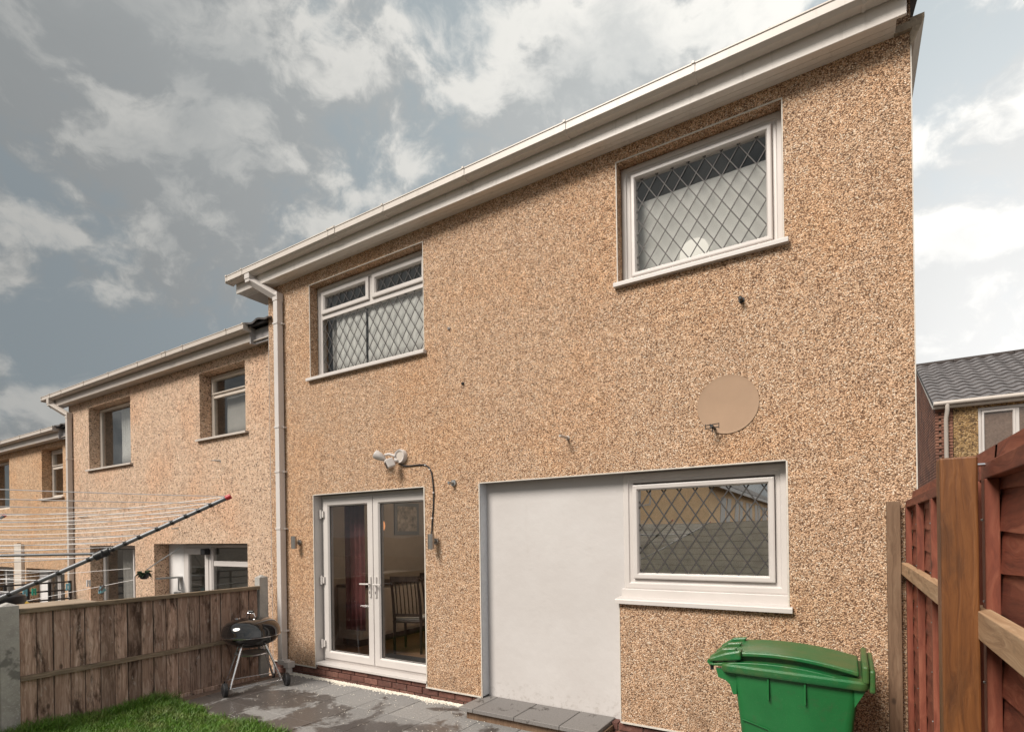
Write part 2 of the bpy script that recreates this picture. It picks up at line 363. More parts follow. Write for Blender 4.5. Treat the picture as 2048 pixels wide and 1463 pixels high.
# ------------------------------------------------------------------ mesh helpers
class MB:
    def __init__(s): s.v = []; s.f = []; s.m = []
    def face(s, pts, m=0):
        i = len(s.v); s.v += [tuple(p) for p in pts]; s.f.append(tuple(range(i, i+len(pts)))); s.m.append(m)
    def box(s, x0, x1, y0, y1, z0, z1, m=0, T=None):
        i = len(s.v)
        c = [(x0, y0, z0), (x1, y0, z0), (x1, y1, z0), (x0, y1, z0), (x0, y0, z1), (x1, y0, z1), (x1, y1, z1), (x0, y1, z1)]
        if T is not None: c = [tuple(T @ Vector(p)) for p in c]
        s.v += c
        for q in ((0, 3, 2, 1), (4, 5, 6, 7), (0, 1, 5, 4), (1, 2, 6, 5), (2, 3, 7, 6), (3, 0, 4, 7)):
            s.f.append(tuple(i+k for k in q)); s.m.append(m)
        return s
    def tube(s, pts, r, n=10, m=0, caps=True, close=False):
        pts = [Vector(p) for p in pts]; L = len(pts); rs = r if hasattr(r, '__len__') else [r]*L
        base = len(s.v); up = None
        for k, p in enumerate(pts):
            if k == 0: dd = pts[1]-p
            elif k == L-1: dd = p-pts[k-1]
            else: dd = (pts[k+1]-p).normalized()+(p-pts[k-1]).normalized()
            dd.normalize()
            if up is None: up = dd.orthogonal().normalized()
            up = (up-dd*up.dot(dd)).normalized(); sd_ = dd.cross(up)
            for j in range(n):
                a = 2*math.pi*j/n; q = p+(up*math.cos(a)+sd_*math.sin(a))*rs[k]; s.v.append(tuple(q))
        for k in range(L-1):
            for j in range(n):
                a = base+k*n+j; b = base+k*n+(j+1) % n
                s.f.append((a, b, b+n, a+n)); s.m.append(m)
        if caps:
            s.f.append(tuple(base+j for j in range(n-1, -1, -1))); s.m.append(m)
            s.f.append(tuple(base+(L-1)*n+j for j in range(n))); s.m.append(m)
        return s
    def lathe(s, prof, c=(0, 0, 0), n=32, m=0, T=None):
        base = len(s.v)
        for (r, z) in prof:
            for j in range(n):
                a = 2*math.pi*j/n; p = Vector((r*math.cos(a), r*math.sin(a), z))
                if T is not None: p = T @ p
                s.v.append((p.x+c[0], p.y+c[1], p.z+c[2]))
        for k in range(len(prof)-1):
            for j in range(n):
                a = base+k*n+j; b = base+k*n+(j+1) % n
                s.f.append((a, b, b+n, a+n)); s.m.append(m)
        return s
    def prism(s, prof, axis, a0, a1, m=0):
        """closed polygon profile extruded along axis"""
        n = len(prof); i = len(s.v)
        for a in (a0, a1):
            for (p, q) in prof:
                s.v.append({'x': (a, p, q), 'y': (p, a, q), 'z': (p, q, a)}[axis])
        for k in range(n):
            s.f.append((i+k, i+(k+1) % n, i+n+(k+1) % n, i+n+k)); s.m.append(m)
        s.f.append(tuple(i+k for k in range(n-1, -1, -1))); s.m.append(m)
        s.f.append(tuple(i+n+k for k in range(n))); s.m.append(m)
        return s
    def ring(s, x0, x1, z0, z1, prof, m=0):
        """mitred rectangular moulding; prof = [(inset, y)]"""
        i = len(s.v)
        for (d_, y) in prof:
            s.v += [(x0+d_, y, z0+d_), (x1-d_, y, z0+d_), (x1-d_, y, z1-d_), (x0+d_, y, z1-d_)]
        for k in range(len(prof)-1):
            for j in range(4):
                a = i+4*k+j; b = i+4*k+(j+1) % 4
                s.f.append((a, b, b+4, a+4)); s.m.append(m)
        return s
    def build(s, name, mats, parent=None, smooth=None, bevel=0, recalc=True, **props):
        me = bpy.data.meshes.new(name); me.from_pydata(s.v, [], s.f)
        if isinstance(mats, str): mats = [mats]
        for k in mats: me.materials.append(MAT[k])
        if len(mats) > 1: me.polygons.foreach_set('material_index', s.m)
        if recalc:
            bm = bmesh.new(); bm.from_mesh(me); bmesh.ops.recalc_face_normals(bm, faces=bm.faces); bm.to_mesh(me); bm.free()
        me.update()
        o = link(name, me, parent)
        if smooth is not None:
            me.polygons.foreach_set('use_smooth', [True]*len(me.polygons)); me.set_sharp_from_angle(angle=R(smooth))
        if bevel:
            b = o.modifiers.new('bevel', 'BEVEL'); b.width = bevel; b.segments = 2; b.limit_method = 'ANGLE'
        for k, v_ in props.items(): o[k] = v_
        return o
def world(p):
    w = Matrix.Translation(p.location)
    return w if p.parent is None else world(p.parent) @ p.matrix_parent_inverse @ w
def link(name, me, parent=None):
    o = bpy.data.objects.new(name, me); COL.objects.link(o)
    if parent is not None:
        o.parent = parent
        o.matrix_parent_inverse = world(parent).inverted()
    return o
def inst(src, name, parent, loc, rot=(0, 0, 0)):
    o = link(name, src, parent); o.location = loc; o.rotation_euler = rot; return o
def thing(name, label, cat, loc, group=None):
    o = bpy.data.objects.new(name, None); COL.objects.link(o); o.location = loc; o.empty_display_size = .1
    o['label'] = label; o['category'] = cat
    if group: o['group'] = group
    return o
def tag(o, label, cat, group=None):
    o['label'] = label; o['category'] = cat
    if group: o['group'] = group
    return o
def struct(o): o['kind'] = 'structure'; return o
def stuff(o): o['kind'] = 'stuff'; return o

def wall_grid(x0, x1, z0, z1, y, th, holes, mats, jamb=1):
    """front + back skins with rectangular openings and jambs. holes: (x0,x1,z0,z1,jambmat,depth)"""
    mb = MB(); xs = sorted({x0, x1, *[h[0] for h in holes], *[h[1] for h in holes]}); zs = sorted({z0, z1, *[h[2] for h in holes], *[h[3] for h in holes]})
    xs = [x for x in xs if x0 <= x <= x1]; zs = [z for z in zs if z0 <= z <= z1]
    for a, b in zip(xs, xs[1:]):
        for c, d_ in zip(zs, zs[1:]):
            mx, mz = (a+b)/2, (c+d_)/2
            if any(h[0] < mx < h[1] and h[2] < mz < h[3] for h in holes): continue
            mb.face([(a, y, c), (b, y, c), (b, y, d_), (a, y, d_)], 0)
            mb.face([(a, y+th, d_), (b, y+th, d_), (b, y+th, c), (a, y+th, c)], 0)
    mb.face([(x0, y, z0), (x0, y, z1), (x0, y+th, z1), (x0, y+th, z0)], 0)
    mb.face([(x1, y, z1), (x1, y, z0), (x1, y+th, z0), (x1, y+th, z1)], 0)
    mb.face([(x0, y, z1), (x1, y, z1), (x1, y+th, z1), (x0, y+th, z1)], 0)
    for h in holes:
        a, b, c, d_ = h[:4]; ml, mt, mr = h[4]
        skip = h[5] if len(h) > 5 else ''
        if 'l' not in skip: mb.face([(a, y, c), (a, y, d_), (a, y+th, d_), (a, y+th, c)], ml)
        if 'r' not in skip: mb.face([(b, y, d_), (b, y, c), (b, y+th, c), (b, y+th, d_)], mr)
        if 't' not in skip: mb.face([(a, y, d_), (b, y, d_), (b, y+th, d_), (a, y+th, d_)], mt)
        if 'b' not in skip: mb.face([(a, y, c), (a, y+th, c), (b, y+th, c), (b, y, c)], mr)
    return mb

def lattice(mb, x0, x1, z0, z1, y, px_, pz_, w=.0075, ox=0.0, oz=0.0):
    """diamond leading: lines through a grid of pitch px_ (along x) and diamond height pz_"""
    sl = pz_/px_
    for sgn in (1, -1):
        k = -80
        while k < 160:
            # line: z - z0 - oz = sgn*sl*(x - (x0+ox+k*px_))
            xk = x0+ox+k*px_; pts = []
            for X_ in (x0, x1):
                Z_ = z0+oz+sgn*sl*(X_-xk)
                if z0 <= Z_ <= z1: pts.append((X_, Z_))
            for Z_ in (z0, z1):
                X_ = xk+(Z_-z0-oz)/(sgn*sl)
                if x0 < X_ < x1: pts.append((X_, Z_))
            k += 1
            if len(pts) < 2: continue
            a, b = Vector(pts[0]), Vector(pts[1]); dd = b-a
            if dd.length < .01: continue
            n_ = Vector((-dd.y, dd.x)).normalized()*w/2
            q = [a+n_, b+n_, b-n_, a-n_]; yo = y - (.0006 if sgn > 0 else 0)
            i = len(mb.v)
            mb.v += [(p.x, yo, p.y) for p in q]+[(p.x, yo+.003, p.y) for p in q]
            for fq in ((0, 1, 2, 3), (7, 6, 5, 4), (0, 4, 5, 1), (1, 5, 6, 2), (2, 6, 7, 3), (3, 7, 4, 0)):
                mb.f.append(tuple(i+j for j in fq)); mb.m.append(0)
    return mb

def window(house, x0, x1, z0, z1, y, fwid, panes, fm='white_plastic', lead=None, gm='glass', name='window'):
    """outer frame is the part; sash, pane and leading are its sub-parts. panes: (x0,x1,z0,z1,sash)"""
    mb = MB(); mb.ring(x0, x1, z0, z1, [(0, y+.07), (0, y), (.012, y-.004), (fwid*.55, y-.004), (fwid*.62, y+.008), (fwid, y+.012), (fwid, y+.07), (0, y+.07)])
    xs = sorted({p[0] for p in panes}); done = set()
    fr = None
    bars = MB()
    for (a, b, c, d_, sash) in panes:
        pass
    # mullions/transoms fill between neighbouring panes
    def bar(a, b, c, d_): mb.box(a, b, y+.004, y+.066, c, d_)
    for p in panes:
        for q in panes:
            if q is p: continue
            wide = len([k for k in panes if k[2] > p[3] and k[2]-p[3] < .2 and k[0] >= p[0]-.02 and k[1] <= p[1]+.02]) > 1
            if not wide and abs(p[0]-q[0]) < .02 and q[2] > p[3] and q[2]-p[3] < .2: bar(min(p[0], q[0])-.002, max(p[1], q[1])+.002, p[3], q[2])
            if abs(p[2]-q[2]) < .02 and q[0] > p[1] and q[0]-p[1] < .2: bar(p[1], q[0], p[2]-.002, p[3]+.002)
    for p in panes:      # wide transom over several lights
        ab = [q for q in panes if q[2] > p[3] and q[2]-p[3] < .2 and q[0] >= p[0]-.02 and q[1] <= p[1]+.02]
        if len(ab) > 1: bar(p[0], p[1], p[3], min(q[2] for q in ab))
    fr = mb.build(name, fm, house, bevel=.003)
    for (a, b, c, d_, sash) in panes:
        ga, gb, gc, gd = a, b, c, d_
        if sash:
            ga, gb, gc, gd = a+sash, b-sash, c+sash, d_-sash
            MB().ring(a+.004, b-.004, c+.004, d_-.004, [(0, y+.05), (0, y-.016), (.01, y-.020), (sash*.7, y-.020), (sash-.004, y-.002), (sash-.004, y+.05), (0, y+.05)]).build('sash', fm, fr, bevel=.002)
        MB().box(ga-.003, gb+.003, y+.022, y+.028, gc-.003, gd+.003).build('pane', gm, fr)
        if lead: lattice(MB(), ga, gb, gc, gd, y+.017, lead[0], lead[1], lead[2], lead[3] if len(lead) > 3 else 0).build('lead_lattice', 'lead', fr)
    return fr
def room(house, x0, x1, y0, y1, z0, z1, m='room_dark', name='room'):
    mb = MB()
    mb.face([(x0, y1, z0), (x1, y1, z0), (x1, y1, z1), (x0, y1, z1)]); mb.face([(x0, y0, z0), (x0, y1, z0), (x0, y1, z1), (x0, y0, z1)])
    mb.face([(x1, y0, z0), (x1, y1, z0), (x1, y1, z1), (x1, y0, z1)]); mb.face([(x0, y0, z0), (x1, y0, z0), (x1, y1, z0), (x0, y1, z0)])
    mb.face([(x0, y0, z1), (x1, y0, z1), (x1, y1, z1), (x0, y1, z1)])
    return mb.build(name, m, house, recalc=False)
def curtain(x0, x1, z0, z1, y, m, label, cat='curtain', pleat=.09, amp=.018, group=None, name='curtain', slant=0):
    mb = MB(); n = int((x1-x0)/pleat*8)+2; base = 0; rows = 5
    for j in range(rows):
        zz_ = z0+(z1-z0)*j/(rows-1)
        for i in range(n):
            x = x0+(x1-x0)*i/(n-1); w_ = math.sin(2*math.pi*x/pleat+1.3*math.sin(x*7))*(.7+.3*math.sin(j*1.7+x*3))
            mb.v.append((x+.004*math.sin(j*2+x*11)+slant*(1-j/(rows-1))*((x-x0)/(x1-x0)), y+amp*w_, zz_))
    for j in range(rows-1):
        for i in range(n-1):
            a = j*n+i; mb.f.append((a, a+1, a+n+1, a+n)); mb.m.append(0)
    o = mb.build(name, m, smooth=180, recalc=False); s_ = o.modifiers.new('s', 'SOLIDIFY'); s_.thickness = .002
    return tag(o, label, cat, group)

# ------------------------------------------------------------------ ground
struct(MB().box(-900, 900, -900, 900, -1.30, -1.25).build('ground', 'soil'))
struct(MB().box(-6.42, .52, -9.0, .0, -1.25, -.045).build('garden_soil', 'soil'))
struct(MB().box(.56, 9, -9, 20, -1.25, -.10).build('side_path_ground', 'slab'))
struct(MB().box(-60, -6.56, -9, -.0, -1.24, -.62).build('neighbour_ground', 'soil'))
# patio slabs, each its own piece of the patio
pat = struct(MB().box(-6.40, .34, -5.6, -.02, -.044, -.022).build('patio', 'mortar'))
def slab_mesh(sx, sy, th=.03, seed=0):
    mb = MB(); g = .005; b = .004
    x0, x1, y0, y1 = g/2, sx-g/2, g/2, sy-g/2
    mb.v = [(x0, y0, -th), (x1, y0, -th), (x1, y1, -th), (x0, y1, -th), (x0, y0, -b), (x1, y0, -b), (x1, y1, -b), (x0, y1, -b), (x0+b, y0+b, 0), (x1-b, y0+b, 0), (x1-b, y1-b, 0), (x0+b, y1-b, 0)]
    for a in (0, 4):
        for j in range(4): mb.f.append((a+j, a+(j+1) % 4, a+4+(j+1) % 4, a+4+j)); mb.m.append(0)
    mb.f.append((8, 9, 10, 11)); mb.m.append(0)
    me = bpy.data.meshes.new('slab'); me.from_pydata(mb.v, [], mb.f); me.materials.append(MAT['slab']); me.update(); return me
SX = .455
rows = [(-.57, .55), (-1.12, .55), (-1.67, .55), (-2.22, .55), (-2.77, .55), (-3.32, .55), (-3.87, .55), (-4.42, .55)]
slm = slab_mesh(SX, .55); sls = slab_mesh(SX, .30); slf = slab_mesh(SX, .04)
for ri, (y0, h) in enumerate(rows):
    for k in range(-5, 11):
        x = -4.365+SX*k
        if x < -6.5 or x+SX > .36: continue
        if ri == 2 and x < -4.0:
            inst(sls, 'slab', pat, (x, -1.42, rnd.uniform(-.002, .002))); continue
        if ri > 2 and x < -4.0: continue
        inst(slm, 'slab', pat, (x, y0, rnd.uniform(-.002, .002)), (rnd.uniform(-.003, .003), rnd.uniform(-.003, .003), 0))
# gravel chips: along the wall foot and scattered over the slabs
mb = MB()
def chip(x, y, z, s_):
    i = len(mb.v); a = rnd.uniform(0, 6.28)
    for k in range(4):
        q = a+k*1.57+rnd.uniform(-.3, .3); mb.v.append((x+s_*math.cos(q), y+s_*math.sin(q)*.8, z))
    mb.v.append((x+rnd.uniform(-.3, .3)*s_, y+rnd.uniform(-.3, .3)*s_, z+s_*rnd.uniform(.5, .9)))
    for k in range(4): mb.f.append((i+k, i+(k+1) % 4, i+4)); mb.m.append(0)
for _ in range(8000):
    x = rnd.uniform(-6.2, -3.35); wd = .042+.03*mnoise.noise((x*3, 0, 0))
    chip(x, .0-abs(rnd.gauss(0, wd*.8))+.015, rnd.uniform(-.006, .006), rnd.uniform(.006, .012))
for _ in range(500): chip(rnd.uniform(-6.3, -1.8), -rnd.uniform(.05, 1.0)**1.5, .002, rnd.uniform(.003, .007))
for _ in range(200): chip(rnd.uniform(-1.75, .2), -abs(rnd.gauss(0, .06)), .0, rnd.uniform(.005, .01))
stuff(mb.build('gravel', 'gravel_white'))
# step in front of the blocked doorway
st = thing('door_step', 'low grey slab step with brown riser below the white rendered panel', 'step', (-2.5, -.3, 0))
MB().box(-3.15, -1.775, -.285, .02, -.04, .078).build('riser', 'post_weathered', st)
ssm = slab_mesh(.455, .45, .035); ssm.materials[0] = MAT['step_slab']
ssn = slab_mesh(.34, .45, .035); ssn.materials[0] = MAT['step_slab']
ssw = slab_mesh(.165, .45, .035); ssw.materials[0] = MAT['step_slab']
inst(ssw, 'step_tile', st, (-3.212, -.335, .115)); inst(ssm, 'step_tile', st, (-3.045, -.335, .115)); inst(ssm, 'step_tile', st, (-2.588, -.335, .1145)); inst(ssn, 'step_tile', st, (-2.131, -.335, .115))

# grass
rg = np.random.default_rng(3)
def grass():
    N = 52000
    x = rg.uniform(-6.42, -4.05, N); y = rg.uniform(-3.4, -1.38, N)
    lim = -1.44+.05*np.sin(x*5.1)+.04*np.sin(x*13.+1)
    keep = (y < lim+rg.normal(0, .025, N)); x, y = x[keep], y[keep]; n = len(x)
    patchy = .75+.35*np.sin(x*4.3+y*2.1)*np.cos(y*3.7)
    h = (.055+.06*rg.random(n))*patchy*np.where(x < -6.2, 1.5, 1); w = .0022+.0018*rg.random(n)
    a = rg.uniform(0, 6.283, n); l = h*rg.uniform(.2, 1.0, n); b = rg.uniform(0, 6.283, n)
    dx, dy = np.cos(a)*w, np.sin(a)*w; lx, ly = np.cos(b)*l, np.sin(b)*l
    z0 = np.full(n, -.04)
    V = np.stack([np.stack([x-dx, y-dy, z0], 1), np.stack([x+dx, y+dy, z0], 1), np.stack([x+dx*.8+lx*.35, y+dy*.8+ly*.35, z0+h*.62], 1), np.stack([x-dx*.8+lx*.35, y-dy*.8+ly*.35, z0+h*.62], 1), np.stack([x+lx, y+ly, z0+h], 1)], 1).reshape(-1, 3)
    V[:, 2] += np.repeat(.02, len(V))
    b5 = np.arange(n)*5
    me = bpy.data.meshes.new('grass'); me.vertices.add(len(V)); me.vertices.foreach_set('co', V.ravel())
    q = np.stack([b5, b5+1, b5+2, b5+3], 1); t3 = np.stack([b5+3, b5+2, b5+4], 1)
    loops = np.concatenate([q.ravel(), t3.ravel()]); me.loops.add(len(loops)); me.loops.foreach_set('vertex_index', loops)
    me.polygons.add(2*n); st_ = np.concatenate([np.arange(n)*4, 4*n+np.arange(n)*3]); me.polygons.foreach_set('loop_start', st_)
    me.materials.append(MAT['grass_blade']); me.update(); me.validate()
    return stuff(link('grass', me))
grass()
struct(MB().box(-6.40, -4.10, -9, -1.44, -.04, -.02).build('lawn', 'lawn_green'))
struct(MB().box(-4.10, .52, -9, -5.0, -.04, -.021).build('lawn', 'lawn_green'))

# ------------------------------------------------------------------ main house
X0, X1, ZS = -6.575, .395, 5.08
H = thing('terraced_house', 'nearest terraced house in tan pebbledash with patio doors and diamond leaded windows', 'house', (-3.1, 0, 0), 'terraced houses in a stepped row')
holes = [(-5.71, -3.90, .13, 2.29, (1, 2, 1), 'b'), (-3.16, -1.695, .13, 2.285, (3, 2, 3), 'rb'), (-1.695, -.385, 1.19, 2.285, (0, 2, 1), 'l'),
         (-1.67, -.38, 3.90, 4.965, (0, 0, 0)), (-5.735, -3.866, 3.74, 4.93, (0, 0, 0))]
mbw = wall_grid(X0, X1, .13, 5.30, 0, .28, holes, None)
mbw.face([(-1.695, 0, .13), (-1.695, .28, .13), (-1.695, .28, 1.19), (-1.695, 0, 1.19)], 1)
mbw.build('wall', ['pebbledash', 'white_plastic', 'grey_lintel', 'rough_white'], H, recalc=False)
mb = MB(); mb.box(X1-.02, X1, .28, 7.5, .13, 5.2); mb.box(X0, X0+.02, .28, 7.5, .13, 5.2); mb.box(X0, X1, 7.5, 7.7, 0, 5.2)
mb.face([(X0, .28, 5.2), (X0, 7.5, 5.2), (X0, 3.9, 6.9)]); mb.face([(X1, .28, 5.2), (X1, 7.5, 5.2), (X1, 3.9, 6.9)])
mb.build('side_wall', 'pebbledash', H, recalc=False)
# bell-cast bead at foot of render + corner beads round the openings
def bead(*c): MB().box(*c).build('corner_bead', 'bead', H)
for a, b in ((X0, -5.71), (-3.90, -3.17), (-1.69, X1)): bead(a, b, -.012, .01, .118, .132)
for (a, b, c, d_) in ((-1.67, -.38, 3.90, 4.965), (-5.735, -3.866, 3.74, 4.93)):
    bead(a-.006, a+.002, -.003, .006, c, d_+.006); bead(b-.002, b+.006, -.003, .006, c, d_+.006); bead(a+.002, b-.002, -.003, .006, d_-.002, d_+.006)
bead(-3.172, -3.160, -.004, .004, .118, 2.282); bead(-.386, -.374, -.004, .004, 1.19, 2.282); bead(-5.722, -5.71, -.004, .004, .135, 2.287); bead(-3.90, -3.886, -.004, .004, .135, 2.287)
bead(-5.71, -3.90, -.003, .002, 2.287, 2.297); bead(-3.16, -.386, -.003, .002, 2.282, 2.292); bead(-1.701, -1.693, -.004, .004, .118, 1.15)
bead(X1-.003, X1+.004, -.003, .004, .132, 5.08)
# brick plinth: pieces with recessed mortar
MB().box(X0, X1, .035, .27, -.5, .085).build('plinth', 'mortar', H)
pl = [c for c in COL.objects if c.name.startswith('plinth')][0]
def brick_mesh(L=.215, Hh=.0625, Dp=.10, m='brick', b=.003):
    mb = MB().box(0, L, 0, Dp, 0, Hh); me = bpy.data.meshes.new('brick'); me.from_pydata(mb.v, [], mb.f); me.materials.append(MAT[m])
    bm = bmesh.new(); bm.from_mesh(me); bmesh.ops.bevel(bm, geom=[e for e in bm.edges if all(v.co.y < .01 for v in e.verts)], offset=b, segments=1, affect='EDGES'); bmesh.ops.recalc_face_normals(bm, faces=bm.faces); bm.to_mesh(me); bm.free(); return me
bme = brick_mesh()
for row, z in enumerate((-.034, .0385)):
    x = X0+.01-(.1125 if row else 0)
    while x < X1-.2:
        if x > X0-.15: inst(bme, 'brick', pl, (max(x, X0), .022+rnd.uniform(-.002, .002), z), (0, 0, rnd.uniform(-.004, .004)))
        x += .225
x = -5.71
while x < -4.05:   # course under the door sill
    inst(bme, 'brick', pl, (x, .020, .111), (0, 0, 0)).scale.z = .86; x += .225
# white infill panel
MB().box(-3.165, -1.66, .12, .27, .09, 2.285).build('infill_panel', 'white_render', H)
# French doors
yf = .125
df = MB().ring(-5.705, -3.88, .20, 2.288, [(0, yf+.07), (0, yf), (.01, yf-.004), (.042, yf-.004), (.046, yf+.07), (0, yf+.07)]).build('door_frame', 'white_plastic', H, bevel=.002)
MB().box(-5.69, -3.89, -.018, yf+.06, .168, .199).build('door_sill', 'white_plastic', H, bevel=.004)
for (a, b, hs) in ((-5.66, -4.787, 1), (-4.779, -3.905, -1)):
    c, d_ = .232, 2.245
    dr = MB().ring(a, b, c, d_, [(0, yf+.05), (0, yf-.022), (.006, yf-.026), (.082, yf-.026), (.098, yf-.006), (.098, yf+.05), (0, yf+.05)]).build('door', 'white_plastic', H, bevel=.002)
    MB().box(a+.095, b-.095, yf+.008, yf+.014, c+.095, d_-.095).build('pane', 'glass', dr)
    MB().ring(a+.096, b-.096, c+.096, d_-.096, [(0, yf+.006), (0, yf-.004), (.008, yf+.004), (.008, yf+.0065)]).build('gasket', 'black_rubber', dr)
    hx = b-.042 if hs == 1 else a+.042
    mb = MB(); mb.box(hx-.014, hx+.014, yf-.042, yf-.026, 1.045, 1.285); mb.tube([(hx, yf-.04, 1.20), (hx, yf-.075, 1.20), (hx-hs*.02, yf-.082, 1.20), (hx-hs*.125, yf-.082, 1.198)], .0095, 8)
    mb.build('door_handle', 'white_plastic', dr, smooth=40)
    MB().box(hx-.005, hx+.005, yf-.044, yf-.041, 1.085, 1.115).build('keyhole', 'lens_black', dr)
    hxx = a+.006 if hs == 1 else b-.006
    for hz in (.42, 1.22, 2.05):
        mb = MB(); mb.box(hxx-.045, hxx+.022, yf-.05, yf-.026, hz-.04, hz+.04); mb.tube([(hxx-.012, yf-.055, hz-.055), (hxx-.012, yf-.055, hz+.055)], .012, 8); mb.build('hinge', 'white_plastic', dr, smooth=40)
# leaded windows
def cill(x0, x1, z, y0=-.045, y1=.125, h=.035, m='white_plastic', parent=None):
    mb = MB(); mb.prism([(y0, z-h), (y0, z-.008), (y0+.006, z), (y1, z+.012), (y1, z-h+.01), (y0+.012, z-h)], 'x', x0, x1)
    return mb.build('window_sill', m, parent or H, bevel=.002)
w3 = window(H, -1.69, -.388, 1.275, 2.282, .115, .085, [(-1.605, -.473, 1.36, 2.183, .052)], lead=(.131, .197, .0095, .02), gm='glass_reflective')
MB().box(-1.70, -.388, .07, .19, 1.20, 1.275).build('sill_upstand', 'white_plastic', H, bevel=.004)
cill(-1.72, -.352, 1.198, -.05, .14, .042)
w2 = window(H, -1.667, -.383, 3.925, 4.962, .115, .078, [(-1.583, -.457, 3.987, 4.883, .046)], lead=(.131, .197, .0085, .05))
cill(-1.695, -.345, 3.915, -.05, .14, .038)
w1 = window(H, -5.732, -3.870, 3.765, 4.927, .12, .075, [(-5.648, -3.924, 3.817, 4.515, 0), (-5.648, -4.800, 4.570, 4.853, .062), (-4.752, -3.924, 4.570, 4.853, .062)], lead=(.131, .197, .0085, .03))
cill(-5.77, -3.835, 3.757, -.05, .14, .038)
room(H, -1.80, -.20, .285, 2.6, 3.6, 5.0, 'room_grey')
room(H, -6.2, -3.6, .285, 2.6, 3.5, 5.0, 'room_grey')
room(H, -1.9, -.2, .285, 1.6, 1.0, 2.4, 'room_grey')
curtain(-1.60, -.42, 3.93, 4.70, .24, 'net_curtain', 'pale grey net blind inside the large upstairs leaded window on the right', pleat=.5, amp=.006)
curtain(-5.62, -5.52, 3.78, 4.88, .25, 'grey_curtain', 'narrow grey curtain at left edge of the upstairs window above patio doors')
curtain(-5.46, -4.93, 3.78, 4.60, .185, 'net_curtain', 'left white net curtain behind the upstairs window above patio doors', amp=.010, pleat=.12)
curtain(-4.90, -3.92, 3.78, 4.60, .185, 'net_curtain', 'right white net curtain behind the upstairs window above patio doors', amp=.010, pleat=.12)
tag(MB().box(-1.66, -.40, .23, .24, 1.28, 2.2).build('roller_blind', 'cream_cloth'), 'closed beige roller blind behind the ground floor leaded window', 'blind')
tag(MB().lathe([(.001, .13), (.05, .125), (.09, .10), (.115, .05), (.12, 0), (.11, -.05), (.08, -.10), (.02, -.12)], (-1.07, .20, 4.09), 20, T=Matrix.Scale(.28, 4, Vector((0, 1, 0)))).build('round_lamp', 'lamp_lit', smooth=60), 'glowing white round lamp low behind the upstairs right window', 'lamp')

# eaves
yF = -.17
MB().box(-7.03, .362, yF, yF+.022, 5.078, 5.265).build('fascia', 'eave_white_bounce', H, bevel=.004)
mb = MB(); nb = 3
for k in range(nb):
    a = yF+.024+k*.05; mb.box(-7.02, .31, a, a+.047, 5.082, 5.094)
mb.box(-7.02, .31, yF+.023, -.005, 5.086, 5.098); mb.build('soffit', 'eave_white_bounce', H)
MB().box(-7.02, -6.58, -.02, .28, 5.08, 5.20).build('verge_soffit', 'old_white_plastic', H)
MB().box(-7.025, -7.005, -.147, 3.9, 5.10, 5.26, T=None).build('bargeboard', 'old_white_plastic', H)
MB().box(.305, .40, -.03, .02, 5.075, 5.125).build('soffit_end', 'pale_board', H)
mb = MB(); mb.prism([(.392, 4.98), (.415, 5.0), (.47, 5.13), (.47, 5.16), (.392, 5.16)], 'y', -.01, 3.5); mb.build('verge_board', 'pale_board', H)
# square-line gutter
def gutter(parent, x0, x1, yb, zb, m, w=.112, h=.095, brk=(), joints=(), caps=True, bm='gutter_plastic'):
    t_ = .004
    prof = [(yb, zb+h), (yb, zb+.012), (yb-.016, zb), (yb-w+.030, zb), (yb-w, zb+.022), (yb-w, zb+h-.012), (yb-w-.006, zb+h-.012), (yb-w-.006, zb+h), (yb-w+.008, zb+h), (yb-w+t_+.002, zb+.026), (yb-w+.032, zb+t_), (yb-.018, zb+t_), (yb-t_, zb+.014), (yb-t_, zb+h)]
    g = MB().prism(prof, 'x', x0, x1).build('gutter', m, parent, bevel=.002)
    def shell(a, b, e):
        pr = [(yb, zb+h), (yb, zb+.012-e), (yb-.016, zb-e), (yb-w+.030-e*.3, zb-e), (yb-w-e, zb+.022-e*.3), (yb-w-e, zb+h-.014), (yb-w-.008-e, zb+h-.014), (yb-w-.008-e, zb+h+e), (yb-w+.012, zb+h+e), (yb-w+.012, zb+h-.004), (yb-w+t_+.002, zb+.026), (yb-w+.032, zb+t_), (yb-.018, zb+t_), (yb-t_, zb+.014), (yb-t_, zb+h)]
        return MB().prism(pr, 'x', a, b)
    for bx in brk:
        shell(bx-.011, bx+.011, .007).build('gutter_bracket', bm, g, bevel=.0015)
    for jx in joints:
        shell(jx-.055, jx+.055, .005).build('gutter_joint', bm, g, bevel=.0015)
        shell(jx-.062, jx-.050, .009).build('gutter_bracket', bm, g, bevel=.0015); shell(jx+.050, jx+.062, .009).build('gutter_bracket', bm, g, bevel=.0015)
    if caps:
        for cx, s_ in ((x0, -1), (x1, 1)):
            shell(min(cx, cx-s_*.03)-.001, max(cx, cx-s_*.03)+.001, .006).build('gutter_end_cap', bm, g, bevel=.0015)
            MB().box(min(cx, cx+s_*.004), max(cx, cx+s_*.004), yb-w-.008, yb, zb-.004, zb+h+.003).build('gutter_end_cap', bm, g)
    return g
gutter(H, -7.08, .37, yF-.002, 5.192, 'gutter_plastic', brk=(-4.17, -3.10, -2.02, -.945, .13, -6.72), joints=(-4.98,))
